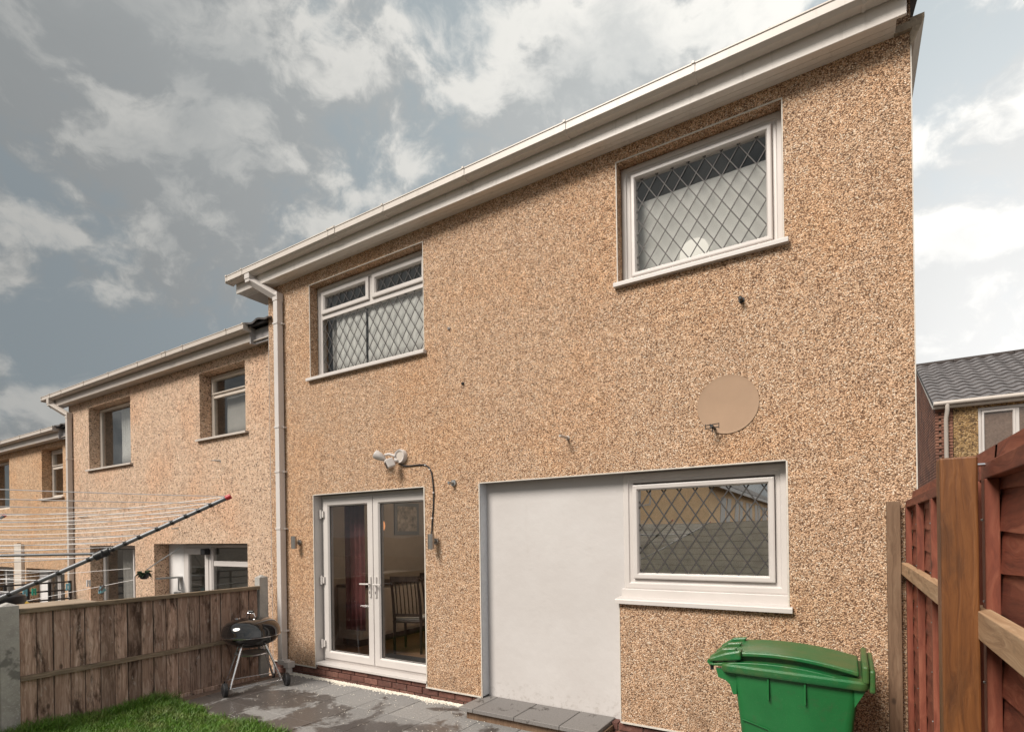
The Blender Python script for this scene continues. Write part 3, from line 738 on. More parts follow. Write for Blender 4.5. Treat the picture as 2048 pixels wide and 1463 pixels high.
# roof: felted deck, rows of tiles shown at the eaves
mb = MB(); mb.prism([(-.20, 5.285), (3.9, 6.93), (3.9, 6.85), (-.20, 5.20+.01)], 'x', -7.0, .44); mb.prism([(3.9, 6.93), (8.0, 5.285), (8.0, 5.21), (3.9, 6.85)], 'x', -7.0, .44)
rf = mb.build('roof', 'roof_felt', H)
def tile_mesh(wd=.30, ln=.40, m='roof_tile', th=.022, amp=.028, n=8):
    mb = MB(); prof = []
    for i in range(n+1):
        u = i/n; prof.append((u*wd*1.03, amp*(math.sin(u*2*math.pi-.6)*.5+.5)))
    k = len(prof)
    for (yy, lift) in ((0, .03), (ln, 0)):
        mb.v += [(x, yy, z+lift) for x, z in prof]
    mb.v += [(x, 0, z+.03-th) for x, z in prof]
    for i in range(k-1):
        mb.f += [(i, i+1, k+i+1, k+i), (2*k+i, 2*k+i+1, i+1, i)]; mb.m += [0, 0]
    mb.f.append((0, k, 2*k)); mb.m.append(0); mb.f.append((k-1, 3*k-1, 2*k-1)); mb.m.append(0)
    me = bpy.data.meshes.new('roof_tile'); me.from_pydata(mb.v, [], mb.f); me.materials.append(MAT[m]); me.polygons.foreach_set('use_smooth', [True]*len(me.polygons)); me.update(); me.set_sharp_from_angle(angle=R(50)); return me
tm = tile_mesh()
pit = math.atan2(1.645, 4.1)
for j in range(2):
    for i in range(24):
        inst(tm, 'roof_tile', rf, (-7.05+i*.31, -.235+j*.33*math.cos(pit), 5.262+j*.33*math.sin(pit)), (pit, 0, rnd.uniform(-.01, .01)))
# downpipe (square)
def sq_tube(mb, pts, w):
    for a, b in zip(pts, pts[1:]):
        a, b = Vector(a), Vector(b); dd = (b-a); L = dd.length; dd.normalize()
        side = Vector((1, 0, 0)) if abs(dd.x) < .9 else Vector((0, 0, 1))
        n2 = dd.cross(side).normalized(); side = n2.cross(dd).normalized()
        i = len(mb.v)
        for p in (a-dd*w*.0, b+dd*w*.0):
            for s1, s2 in ((-1, -1), (1, -1), (1, 1), (-1, 1)): mb.v.append(tuple(p+side*s1*w/2+n2*s2*w/2))
        for q in ((0, 3, 2, 1), (4, 5, 6, 7), (0, 1, 5, 4), (1, 2, 6, 5), (2, 3, 7, 6), (3, 0, 4, 7)): mb.f.append(tuple(i+k for k in q)); mb.m.append(0)
def downpipe(parent, x, yw, zt, zg, yg, w=.068, m='white_plastic', clips=(), dx=0.0, shoe=True):
    yp = yw-.055
    mb = MB(); mb.box(x-w/2, x+w/2, yp-w/2, yp+w/2, zg, zt)
    dp = mb.build('downpipe', m, parent, bevel=.006)
    mb = MB(); mb.box(x+dx-w*.62, x+dx+w*.62, yg-w*.62, yg+w*.62, 5.085 if False else zt+.24, zt+.40)
    sq_tube(mb, [(x+dx, yg, zt+.30), (x+dx, yg, zt+.20)], w*1.08); sq_tube(mb, [(x+dx, yg, zt+.235), (x, yp, zt-.0)], w*1.04); sq_tube(mb, [(x, yp, zt+.05), (x, yp, zt-.06)], w*1.13)
    mb.build('swan_neck', m, dp, bevel=.006)
    for cz in clips:
        MB().box(x-w*.58, x+w*.58, yp-w*.58, yp+w*.56, cz-.012, cz+.012).build('pipe_clip', m, dp, bevel=.002)
        MB().box(x+w*.56, x+w*.56+.022, yp+.01, yw+.0, cz-.010, cz+.010).build('pipe_clip', m, dp)
    return dp
dp = downpipe(H, -6.295, 0, 4.90, .17, -.225, w=.085, clips=(4.55, 3.2, 2.62, 1.88, .55), dx=-.33)
mb = MB(); mb.box(-6.342, -6.20, -.105, -.008, .115, .178); mb.tube([(-6.20, -.06, .16), (-6.165, -.06, .12), (-6.165, -.06, -.01)], .042, 12); mb.box(-6.21, -6.115, -.11, -.005, .085, .165)
mb.build('pipe_shoe', 'white_plastic', dp, bevel=.006)
# dining room seen through the patio doors
room(H, -6.42, -3.3, .285, 4.6, .17, 2.5, 'room_wall')
MB().box(-6.41, -3.31, .14, 4.59, .12, .176).build('room_floor', 'floor_wood', H)
tag(MB().box(-5.3, -4.0, .32, .85, .177, .187).build('doormat', 'black_rubber'), 'dark doormat just inside the patio doors', 'mat')
def dining_chair(x, y, rot, label):
    c = thing('dining_chair', label, 'chair', (x, y, .176), 'dark dining chairs inside the patio doors')
    T = Matrix.Translation((x, y, .176)) @ Matrix.Rotation(rot, 4, 'Z')
    for sx in (-1, 1):
        mb = MB(); pts = [(sx*.19, .20, 0), (sx*.19, .19, .45), (sx*.19, .23, .75), (sx*.185, .30, 1.03)]
        mb.tube([T @ Vector(p) for p in pts], [.018, .021, .019, .015], 6); mb.build('leg', 'dark_wood', c)
        MB().tube([T @ Vector((sx*.2, -.2, 0)), T @ Vector((sx*.2, -.2, .44))], [.016, .02], 6).build('leg', 'dark_wood', c)
    MB().box(-.215, .215, -.22, .20, .415, .45, T=T).build('seat', 'dark_wood', c, bevel=.006)
    MB().box(-.20, .20, -.205, .17, .451, .482, T=T).build('seat_pad', 'cream_cloth', c, bevel=.012)
    mb = MB(); mb.box(-.20, .20, .275, .305, .98, 1.05, T=T); mb.box(-.19, .19, .19, .21, .50, .54, T=T); mb.build('back_rail', 'dark_wood', c)
    for k in range(6):
        xx = -.14+k*.056; MB().tube([T @ Vector((xx, .20, .52)), T @ Vector((xx, .235, .76)), T @ Vector((xx, .287, 1.0))], .0085, 5).build('slat', 'dark_wood', c)
    return c
dining_chair(-5.12, 1.15, R(200), 'dark slatted dining chair nearest the patio door glass')
dining_chair(-5.05, 1.75, R(180), 'dark slatted dining chair behind the nearest one, deeper in the room')
dt_ = thing('dining_table', 'pale dining table partly hidden behind the dark slatted chairs', 'table', (-4.5, 1.6, .176))
MB().box(-4.95, -4.0, 1.2, 2.3, .90, .935).build('tabletop', 'white_unit', dt_, bevel=.005)
for (a, b) in ((-4.9, 1.25), (-4.05, 1.25), (-4.9, 2.25), (-4.05, 2.25)): MB().box(a-.03, a+.03, b-.03, b+.03, .178, .898).build('leg', 'white_unit', dt_)
cur = curtain(-5.62, -5.28, .55, 2.2, .42, 'purple_curtain', 'dark purple curtain hanging inside the left patio door', pleat=.10, amp=.025)
pc = thing('picture', 'pale framed picture on the dining room wall seen through the right door', 'picture', (-6.39, 2.6, 1.9))
MB().box(-6.415, -6.40, 2.15, 2.75, 1.78, 2.32).build('picture_frame', 'room_grey', pc); MB().box(-6.405, -6.395, 2.21, 2.69, 1.84, 2.26).build('print', 'picture_paper', pc)
cb = thing('sideboard', 'cream sideboard along the left wall of the dining room', 'sideboard', (-6.1, 1.6, .176))
MB().box(-6.40, -5.95, .95, 3.1, .28, 1.02).build('cabinet', 'white_unit', cb, bevel=.006); MB().box(-6.41, -5.92, .93, 3.12, 1.021, 1.06).build('worktop', 'dark_wood', cb)
for k in range(3): MB().box(-5.948, -5.935, 1.0+k*.7, 1.66+k*.7, .32, .98).build('cupboard_door', 'cream_frame', cb, bevel=.003)
MB().box(-6.36, -6.0, 1.0, 3.05, .178, .278).build('plinth', 'dark_wood', cb)
for k, (x, y, lb) in enumerate(((-6.20, 1.0, 'lit amber pendant bulb nearest the left edge of the left patio door'), (-6.12, 1.45, 'lit amber pendant bulb left of the other close pair'), (-5.95, 1.45, 'lit amber pendant bulb right of the other close pair'))):
    pn = thing('pendant_light', lb, 'light', (x, y, 2.49), 'pendant bulbs in the dining room')
    MB().tube([(x, y, 2.49), (x, y, 1.98)], .003, 5).build('flex', 'black_plastic', pn); MB().lathe([(.002, .09), (.014, .06), (.02, .02), (.015, -.02), (.002, -.05)], (x, y, 1.9), 10).build('bulb', 'bulb_lit', pn, smooth=60)
pl_ = bpy.data.lights.new('dining_room_light', 'POINT'); pl_.energy = 14; pl_.color = (1, .80, .60); pl_.shadow_soft_size = .12
po = bpy.data.objects.new('dining_room_light', pl_); COL.objects.link(po); po.location = (-4.9, 2.2, 2.3)

# ------------------------------------------------------------------ fixtures on the main wall
disc = MB(); disc.lathe([(.001, 0), (.200, 0), (.215, .001), (.228, .003)], (0, 0, 0), 64, T=Matrix.Rotation(R(90), 4, 'X'))
dd = disc.build('dish_blur_disc', 'dish_blur_tan', smooth=40); dd.location = (-.788, -.0035, 2.755)  # disc added where a satellite dish is blurred out, not real render
tag(dd, 'smooth round tan disc standing in for a blurred-out dish above the leaded kitchen window', 'blur disc')
sb = thing('dish_bracket', 'small black metal dish bracket at the lower edge of the round tan disc', 'bracket', (-.88, -.01, 2.575))
mb = MB()
for z_ in (-.012, .014): mb.tube([(-.935, -.10, 2.575+z_), (-.835, -.10, 2.582+z_)], .0035, 6)
for x_ in (-.935, -.90, -.835): mb.tube([(x_, -.10, 2.558), (x_, -.10, 2.60)], .003, 6)
mb.build('bracket_arm', 'black_plastic', sb)
mb = MB(); mb.tube([(-.885, -.115, 2.58), (-.885, .0, 2.575)], .011, 8); mb.tube([(-.885, -.09, 2.58), (-.885, -.09, 2.535)], .005, 6); mb.build('mount', 'black_plastic', sb, smooth=40)
def overflow(x, z, m, label, L=.09, r=.013, stain=True):
    o = MB(); o.tube([(x, .01, z), (x, -L, z-.004)], r, 12, caps=False); o.tube([(x, -L, z-.004), (x, -L+.001, z-.004)], [r*.8, r*.8], 12); o.lathe([(r*1.0, 0), (r*1.6, .0), (r*1.6, .006), (r, .006)], (x, -.001, z), 12, T=Matrix.Rotation(R(90), 4, 'X'))
    return tag(o.build('overflow_pipe', m, smooth=40), label, 'pipe', 'short pipes poking out of the wall')
overflow(-.675, 3.54, 'black_plastic', 'short black overflow pipe in the wall below the upstairs right window', .07, .014)
overflow(-2.17, 2.64, 'old_white_plastic', 'short off-white overflow pipe in the wall above the white panel', .16, .013)
overflow(-3.35, 3.32, 'black_plastic', 'tiny dark fixing hole plug in the wall right of the upstairs left window', .02, .010)
overflow(-3.52, 3.92, 'grey_lintel', 'tiny grey plug high in the wall beside the upstairs left window', .02, .010)
# up/down wall lights
def wall_light(x, z, label):
    w_ = thing('wall_light', label, 'light', (x, 0, z), 'steel cylinder lights beside the patio doors')
    yy = -.085; mb = MB(); mb.tube([(x, yy, z-.08), (x, yy, z+.08)], .034, 24, caps=False); mb.tube([(x, yy, z-.078), (x, yy, z-.074)], .031, 24); mb.tube([(x, yy, z+.074), (x, yy, z+.078)], .031, 24)
    mb.build('cylinder', 'brushed_steel', w_, smooth=40)
    mb = MB(); mb.tube([(x, yy+.03, z), (x, -.02, z)], .014, 10); mb.build('arm', 'brushed_steel', w_, smooth=40)
    mb = MB(); mb.lathe([(.001, .02), (.030, .02), (.036, .012), (.036, 0)], (x, -.0, z), 20, T=Matrix.Rotation(R(90), 4, 'X')); mb.build('back_plate', 'brushed_steel', w_, smooth=40)
wall_light(-5.995, 1.70, 'brushed steel cylinder wall light left of the patio doors')
wall_light(-3.735, 1.70, 'brushed steel cylinder wall light right of the patio doors under the black cable')
# floodlight camera
fc = thing('security_camera', 'white floodlight security camera above the patio doors', 'security camera', (-4.26, 0, 2.64))
mb = MB(); mb.lathe([(.001, .035), (.052, .035), (.058, .045), (.072, .050), (.078, .040), (.080, 0)], (-4.21, 0, 2.645), 28, T=Matrix.Rotation(R(90), 4, 'X')); fcb = mb.build('base', 'white_plastic', fc, smooth=35)
MB().lathe([(.001, .0365), (.050, .0365)], (-4.21, 0, 2.645), 28, T=Matrix.Rotation(R(90), 4, 'X')).build('recess', 'old_white_plastic', fcb)
mb = MB(); mb.tube([(-4.27, -.045, 2.65), (-4.33, -.075, 2.675), (-4.37, -.10, 2.665)], .016, 10); mb.tube([(-4.23, -.05, 2.60), (-4.26, -.10, 2.585)], .018, 10); mb.build('arm', 'white_plastic', fc, smooth=40)
TL = Matrix.Translation((-4.41, -.13, 2.645)) @ Matrix.Rotation(R(35), 4, 'Z') @ Matrix.Rotation(R(20), 4, 'Y')
mb = MB(); mb.lathe([(.001, -.07), (.052, -.068), (.058, -.055), (.050, 0), (.030, .05), (.012, .065), (.001, .067)], (0, 0, 0), 20, T=TL @ Matrix.Rotation(R(-80), 4, 'Y') @ Matrix.Scale(-1, 4, Vector((0, 0, 1))) @ Matrix.Scale(.9, 4, Vector((1, 0, 0)))); mb.build('flood_lamp', 'white_plastic', fc, smooth=40)
TC = Matrix.Translation((-4.275, -.135, 2.565)) @ Matrix.Rotation(R(-28), 4, 'Z') @ Matrix.Rotation(R(22), 4, 'X') @ Matrix.Rotation(R(-12), 4, 'Y')
MB().box(-.035, .035, -.04, .055, -.055, .045, T=TC).build('camera_body', 'white_plastic', fc, bevel=.012)
MB().box(-.026, .026, -.0445, -.040, -.048, .020, T=TC).build('lens', 'lens_black', fc, bevel=.002)
cb_ = MB(); cp = [(-4.225, -.03, 2.585), (-4.20, -.018, 2.55), (-4.15, -.012, 2.535), (-4.05, -.010, 2.532), (-3.95, -.010, 2.533), (-3.87, -.010, 2.528), (-3.82, -.010, 2.50), (-3.78, -.010, 2.44), (-3.762, -.010, 2.34), (-3.752, -.010, 2.22), (-3.76, -.010, 2.08), (-3.775, -.010, 1.95), (-3.782, -.012, 1.85), (-3.78, -.02, 1.77)]
cb_.tube(cp, .0075, 8)
cbo = cb_.build('cable', 'black_rubber', smooth=60); tag(cbo, 'black cable clipped to the wall from the security camera to the right wall light', 'cable')
for (x_, z_) in ((-3.86, 2.522), (-3.80, 2.472), (-3.752, 2.22), (-3.775, 1.95)):
    MB().box(x_-.008, x_+.008, -.022, -.002, z_-.005, z_+.005).build('cable_clip', 'pale_plastic', cbo)
tp = thing('outdoor_tap', 'small grey metal bracket boss on the wall right of the black cable', 'wall fixing', (-3.485, 0, 2.305))
MB().lathe([(.001, .02), (.032, .02), (.036, .010), (.036, 0)], (-3.485, 0, 2.305), 16, T=Matrix.Rotation(R(90), 4, 'X')).build('plate', 'galvanised', tp, smooth=40)
mb = MB(); mb.tube([(-3.485, -.02, 2.305), (-3.50, -.075, 2.305)], [.014, .017], 10); mb.build('stub', 'galvanised', tp, smooth=40)

# ------------------------------------------------------------------ neighbour house (second in the row)
def simple_house(label, x0, x1, yw, zs, zb, m, holes, right_box):
    Hh = thing('terraced_house', label, 'house', ((x0+x1)/2, yw, zb), 'terraced houses in a stepped row')
    mbw = wall_grid(x0, x1, zb, zs+.15, yw, .28, holes, None); mbw.build('wall', [m, 'grey_lintel'], Hh, recalc=False)
    mb = MB(); mb.box(x0, x0+.02, yw+.28, 7.6, zb, zs+.1); mb.box(x1-.02, x1, yw+.28, 7.6, zb, zs+.1); mb.box(x0, x1, 7.6, 7.7, zb, zs+.1); mb.build('side_wall', m, Hh)
    yF = yw-.17
    MB().box(x0-.42, right_box, yF, yF+.022, zs, zs+.175).build('fascia', 'old_white_plastic', Hh, bevel=.004)
    MB().box(x0-.42, x1, yF+.023, yw-.004, zs+.004, zs+.016).build('soffit', 'old_white_plastic', Hh)
    MB().box(right_box+.02, x1, yF+.05, yF+.075, zs-.03, zs+.17).build('end_fascia', 'grey_board', Hh)
    MB().box(right_box, right_box+.022, yF-.012, yF+.06, zs-.035, zs+.19).build('end_cap', 'grey_board', Hh)
    mb = MB(); mb.prism([(yF-.05, zs+.205), (4.0, zs+1.85), (4.0, zs+1.77), (yF-.05, zs+.17)], 'x', x0-.42, x1); mb.prism([(4.0, zs+1.85), (8.1, zs+.2), (8.1, zs+.15), (4.0, zs+1.77)], 'x', x0-.42, x1)
    rfx = mb.build('roof', 'roof_felt', Hh)
    p = math.atan2(1.645, 4.1); n = int((x1-x0+.42)/.31)
    for i in range(n+1):
        inst(tm, 'roof_tile', rfx, (x0-.45+i*.31*(x1-x0+.42)/(n*.31+.2), yF-.075, zs+.178), (p, 0, 0))
    return Hh
# second house
NY = .18
N = simple_house('pinkish pebbledash terraced house between the nearest house and the far one', -13.48, X0, NY, 4.48, -.65, 'pebbledash_pink',
    [(-8.62, -7.41, 3.31, 4.34, (0, 0, 0)), (-12.56, -10.875, 3.13, 4.33, (0, 0, 0)), (-10.10, -7.41, -.45, 1.685, (0, 1, 0)), (-12.58, -10.77, -.45, 1.655, (0, 1, 0))], -7.0)
MB().box(-6.60, X0+.004, .01, NY+.01, -.6, 4.5).build('party_joint', 'grey_lintel', N)
yw_ = .36
window(N, -8.60, -7.42, 3.33, 4.33, yw_, .045, [(-8.555, -7.465, 3.375, 3.98, 0), (-8.555, -7.465, 4.03, 4.285, .03)], 'cream_frame')
window(N, -12.54, -10.88, 3.15, 4.32, yw_, .045, [(-12.495, -11.30, 3.195, 4.275, 0), (-11.22, -10.925, 3.195, 4.275, .03)], 'cream_frame')
for (a, b, z_) in ((-8.68, -7.35, 3.32), (-12.62, -10.80, 3.14)):
    MB().prism([(NY-.05, z_-.04), (NY-.05, z_-.008), (yw_, z_+.012), (yw_, z_-.03)], 'x', a, b).build('window_sill', 'old_white_plastic', N, bevel=.002)
yd = .42
window(N, -8.80, -7.42, -.2, 1.665, yd, .05, [(-8.72, -7.47, .30, 1.32, 0), (-8.72, -7.47, 1.40, 1.60, .0)], 'white_plastic')
dN = MB().ring(-9.62, -8.80, -.45, 1.665, [(0, yd+.07), (0, yd), (.05, yd), (.05, yd+.07)]).build('back_door', 'white_plastic', N)
MB().ring(-9.565, -8.855, -.40, 1.61, [(0, yd+.04), (0, yd-.01), (.10, yd-.01), (.11, yd+.005), (.11, yd+.04)]).build('sash', 'white_plastic', dN); MB().box(-9.46, -8.96, yd+.012, yd+.018, -.3, 1.51).build('pane', 'glass', dN)
MB().box(-10.12, -9.62, yd, yd+.05, -.45, 1.69).build('door_side_panel', 'satin_white_wall', N)
window(N, -12.56, -10.78, -.45, 1.645, yd-.03, .05, [(-12.50, -11.35, -.3, 1.58, 0), (-11.27, -10.84, -.3, 1.10, .02), (-11.27, -10.84, 1.16, 1.58, .02)], 'white_plastic')
room(N, -8.9, -7.2, .47, 2.2, 3.2, 4.45, 'room_grey'); room(N, -12.8, -10.6, .47, 2.2, 3.0, 4.42, 'room_grey'); room(N, -10.3, -7.2, .55, 1.2, -.5, 1.8, 'room_mid'); room(N, -12.8, -10.5, .55, 3, -.5, 1.8, 'room_grey')
curtain(-12.0, -11.3, 3.16, 4.28, .52, 'net_curtain', 'white net curtain in the second house upper window nearest its downpipe')
curtain(-8.4, -7.45, 3.36, 4.0, .50, 'grey_curtain', 'grey curtain in the second house small upper window', pleat=.6, amp=.005)
curtain(-12.3, -11.35, -.3, 1.58, .62, 'grey_curtain', 'long grey curtain in the second house ground floor window', pleat=.14)
gutter(N, -13.98, -6.98, NY-.172, 4.60, 'old_white_plastic', brk=(-13.0, -12.0, -11.0, -9.95, -8.55, -7.4, -13.55), joints=(-9.1,), bm='old_white_plastic')
downpipe(N, -13.33, NY, 4.28, -.6, -.05, w=.085, m='old_white_plastic', clips=(3.4, 2.05, .62), dx=-.35)
# hooks on the second house wall
def hook(pts, label): tag(MB().tube(pts, .007, 6).build('wall_hook', 'galvanised'), label, 'hook', 'bent hooks on the second house wall')
hook([(-8.08, NY+.01, 2.93), (-8.08, NY-.12, 2.93), (-7.86, NY-.12, 2.915), (-7.86, NY-.12, 2.88)], 'bent grey hook on the pink house wall below its small upper window')
hook([(-8.35, NY+.01, 2.27), (-8.35, NY-.10, 2.27), (-8.12, NY-.10, 2.26)], 'grey hook on the pink house wall just above the airer arm tip')
hook([(-9.3, NY+.01, 1.93), (-9.3, NY-.10, 1.93), (-9.08, NY-.10, 1.95)], 'lowest grey hook on the pink house wall, above its back door')
hook([(-13.0, NY+.01, 2.22), (-13.0, NY-.02, 2.22), (-12.6, NY-.03, 2.23)], 'thin dark hook beside the pink house downpipe')
# shelf bracket, hanging plant and handle things on the neighbour's side panel
sh = thing('wall_shelf', 'small grey shelf bracket on the white panel of the second house', 'shelf', (-9.75, .3, .85))
MB().box(-9.80, -9.66, NY-.12, yd-.002, 1.10, 1.125).build('shelf_board', 'galvanised', sh); mb = MB(); mb.tube([(-9.66, .35, 1.10), (-9.66, .35, .90), (-9.6, .35, .90)], .012, 6); mb.build('bracket', 'galvanised', sh); MB().box(-9.72, -9.56, .30, .34, .82, .87).build('letter_plate', 'galvanised', sh)
hp = thing('hanging_plant', 'dark wilted plant hanging from a rod in front of the second house doorway', 'plant', (-9.95, -.05, 1.2))
MB().tube([(-9.62, .36, 1.62), (-9.93, -.02, 1.26)], .008, 6).build('rod', 'galvanised', hp)
MB().lathe([(.001, -.07), (.05, -.06), (.075, 0), (.08, .03)], (-9.95, -.05, 1.17), 12).build('pot', 'black_plastic', hp)
for k in range(34):
    a = rnd.uniform(0, 6.28); l = rnd.uniform(.08, .17); c = Vector((-9.95, -.05, 1.2)); dv = Vector((math.cos(a), math.sin(a), rnd.uniform(-.5, .7))).normalized(); s_ = dv.cross(Vector((0, 0, 1))).normalized()*.03
    p0 = c+dv*.03; p1 = c+dv*l*.6+Vector((0, 0, .015)); p2 = c+dv*l-Vector((0, 0, .03))
    mb = MB(); mb.face([p0, p1-s_, p2, p1+s_]); mb.face([p+Vector((0, 0, -.003)) for p in (p0, p1+s_, p2, p1-s_)]); mb.build('leaf', 'leaf_dark', hp, recalc=False)
tag(MB().box(-8.93, -8.80, yd-.10, yd-.004, 1.50, 1.60).build('small_lamp', 'black_plastic', bevel=.015), 'small black lamp at the head of the second house back door', 'lamp')

# third house
T3 = simple_house('orange pebbledash terraced house at the far left end of the row', -20.5, -13.50, .36, 3.92, -1.2, 'pebbledash_orange',
    [(-15.48, -14.33, 2.72, 3.82, (0, 0, 0)), (-19.3, -17.50, 2.56, 3.80, (0, 0, 0)), (-16.50, -14.32, -1.0, 1.13, (0, 1, 0)), (-19.6, -17.3, -1.0, 1.13, (0, 1, 0)), (-17.05, -16.80, .95, 1.72, (0, 1, 0))], -14.0)
window(T3, -15.46, -14.34, 2.74, 3.81, .54, .05, [(-15.40, -14.40, 2.80, 3.38, 0), (-15.40, -14.40, 3.44, 3.75, .03)], 'cream_frame')
window(T3, -19.28, -17.52, 2.58, 3.79, .54, .05, [(-19.2, -18.0, 2.64, 3.73, 0), (-17.92, -17.6, 2.64, 3.73, .03)], 'cream_frame')
window(T3, -15.35, -14.34, -.4, 1.11, .6, .06, [(-15.28, -14.40, .1, 1.05, 0)], 'white_plastic')
MB().box(-16.48, -15.95, .6, .65, -1.0, 1.12).build('back_door', 'satin_white_wall', T3)
window(T3, -15.93, -15.37, -1.0, 1.11, .6, .06, [(-15.87, -15.43, -.9, 1.05, 0)], 'white_plastic')
window(T3, -19.58, -17.32, -.6, 1.11, .56, .06, [(-19.5, -18.6, -.5, 1.05, 0), (-18.52, -17.4, -.5, 1.05, 0)], 'white_plastic')
MB().box(-17.04, -16.60, .30, .56, .62, 1.70).build('meter_box', 'cream_frame', T3)
MB().prism([(.31, 2.68), (.31, 2.71), (.54, 2.73), (.54, 2.69)], 'x', -15.54, -14.27).build('window_sill', 'old_white_plastic', T3)
room(T3, -15.7, -14.1, .65, 2, 2.6, 3.9, 'room_grey'); room(T3, -19.5, -17.3, .65, 2, 2.4, 3.9, 'room_grey'); room(T3, -19.8, -14.1, .7, 2.4, -1.0, 1.25, 'room_grey')
gutter(T3, -21.0, -13.98, .36-.172, 4.04, 'old_white_plastic', brk=(-19.5, -18.2, -17.0, -15.8, -14.6), bm='old_white_plastic')

# ------------------------------------------------------------------ left fence
LF = thing('board_fence', 'low weathered brown vertical board fence on the left with concrete posts', 'fence', (-6.45, -1.5, 0))
def post_mesh(y0, y1, top, xf):
    mb = MB(); x0, x1 = -6.53, xf; ym, xm = (y0+y1)/2, (x0+x1)/2
    mb.box(x0, x1, y0, y1, -.2, top-.03); i = len(mb.v)
    mb.v += [(x0, y0, top-.03), (x1, y0, top-.03), (x1, y1, top-.03), (x0, y1, top-.03), (x0+.03, ym, top), (x1-.03, ym, top)]
    mb.f += [(i, i+1, i+5, i+4), (i+1, i+2, i+5), (i+2, i+3, i+4, i+5), (i+3, i, i+4)]; mb.m += [0]*4
    return mb
post_mesh(-.285, -.165, 1.285, -6.425).build('post', 'concrete', LF, bevel=.004)
post_mesh(-2.80, -2.665, 1.215, -6.405).build('post', 'concrete', LF, bevel=.004)
y = -2.66; 
while y < -.30:
    w_ = min(rnd.uniform(.118, .132), -.288-y)
    me = MB(); me.box(-.012, rnd.uniform(-.003, .005), .0025, w_-.0025, .0, 1.10)
    o = me.build('board', 'fence_board', LF, bevel=.002); o.location = (-6.452+rnd.uniform(-.003, .003), y, .01); o.rotation_euler = (rnd.uniform(-.003, .003), 0, R(3.0))
    y += w_
MB().box(-6.482, -6.472, -2.66, -.288, .0, 1.10).build('dark_backing', 'roof_felt', LF)  # dark sheet added so the gaps between boards read as shade
MB().box(-6.475, -6.405, -2.66, -.288, 1.108, 1.150).build('capping', 'fence_rail', LF, bevel=.004)
MB().prism([(-6.448, .485), (-6.41, .490), (-6.425, .525), (-6.448, .535)], 'y', -2.66, -.288).build('rail', 'fence_rail', LF, bevel=.003)
MB().box(-6.47, -6.43, -2.66, -.288, -.12, .012).build('gravel_board', 'fence_board', LF, bevel=.003)
# fence on towards the camera (beyond the left edge of the view)
LF2 = thing('board_fence', 'continuation of the brown board fence beyond the left concrete post', 'fence', (-6.45, -5, 0))
y = -2.81
for k in range(44):
    o = MB().box(-.010, .0, .002, .124, 0, 1.10).build('board', 'fence_board', LF2, bevel=0); o.location = (-6.452, y-.13*(k+1), .01); o.rotation_euler = (0, 0, R(2.2))
MB().box(-6.475, -6.405, -8.6, -2.81, 1.108, 1.150).build('capping', 'fence_rail', LF2)
tag(MB().box(-7.3, -6.6, -2.65, -1.9, 1.10, 1.115).build('loose_board', 'pale_board'), 'pale flat board lying behind the top of the left fence', 'board')

# ------------------------------------------------------------------ right fence
def rpanel(y0, y1, bats, label):
    F_ = thing('fence_panel', label, 'fence panel', (.36, (y0+y1)/2, 0), 'red stained lap fence panels')
    xf = .342
    for z0_, z1_ in ((1.905, 1.952),): MB().box(xf-.012, xf+.05, y0, y1, z0_, z1_).build('capping', 'red_stain', F_, bevel=.003)
    z = .05; n = 0
    while z < 1.90:
        ys = np.linspace(y0+.005, y1-.005, 22); mb = MB(); ph = rnd.uniform(0, 9)
        top = z+.135
        for side, xo, xt in ((0, xf+.016, xf+.026), (1, xf+.026, xf+.034)):
            for yy in ys:
                wv = .006*math.sin(yy*3.1+ph)+.004*math.sin(yy*9.7+ph*2)
                mb.v += [(xo+(.0 if side == 0 else .0), yy, z+wv), (xt, yy, top)]
        k = len(ys)
        for i in range(k-1):
            a = 2*i; b = 2*k+2*i
            mb.f += [(a, a+2, a+3, a+1), (b, b+1, b+3, b+2), (a, b, b+2, a+2), (a+1, a+3, b+3, b+1)]; mb.m += [0]*4
        o = mb.build('slat', 'red_stain', F_, smooth=30); z += .114; n += 1
    for b in bats:
        for zn in np.arange(.18, 1.88, .23): MB().tube([(xf-.0185, b+rnd.uniform(-.006, .006), zn), (xf-.0155, b, zn)], .0035, 6).build('nail', 'galvanised', F_)
    for b in bats: MB().box(xf-.016, xf+.017, b-.022, b+.022, .04, 1.905).build('batten', 'red_stain_upright', F_, bevel=.003)
    return F_
rpanel(-2.42, -.02, (-.045, -.72, -1.33, -2.0, -2.39), 'red stained lap fence panel between the wall and the tall brown post')
rpanel(-4.85, -2.435, (-2.49, -3.2, -3.9, -4.6), 'red stained lap fence panel nearest the camera, right of the tall brown post')
tag(MB().box(.222, .305, -2.565, -2.485, -.1, 1.965).build('timber_post', 'post_brown', bevel=.005), 'tall brown square timber post in front of the red fence', 'post')
tag(MB().box(.222, .298, -.075, -.004, -.1, 1.95).build('timber_post', 'post_weathered', bevel=.004), 'weathered timber post fixed against the pebbledash wall', 'post')
tag(MB().box(.300, .338, -4.8, -.03, 1.462, 1.540).build('timber_rail', 'rail_wood', bevel=.003), 'pale horizontal timber rail running behind the tall brown post', 'rail')
tag(MB().tube([(.302, -2.50, 1.945), (.352, -2.50, 1.945)], .0045, 8).build('screw', 'chrome'), 'long screw sticking out of the top of the tall brown post', 'screw')
struct(MB().box(.40, .56, -9, -.01, -1.2, .02).build('boundary_kerb', 'concrete'))

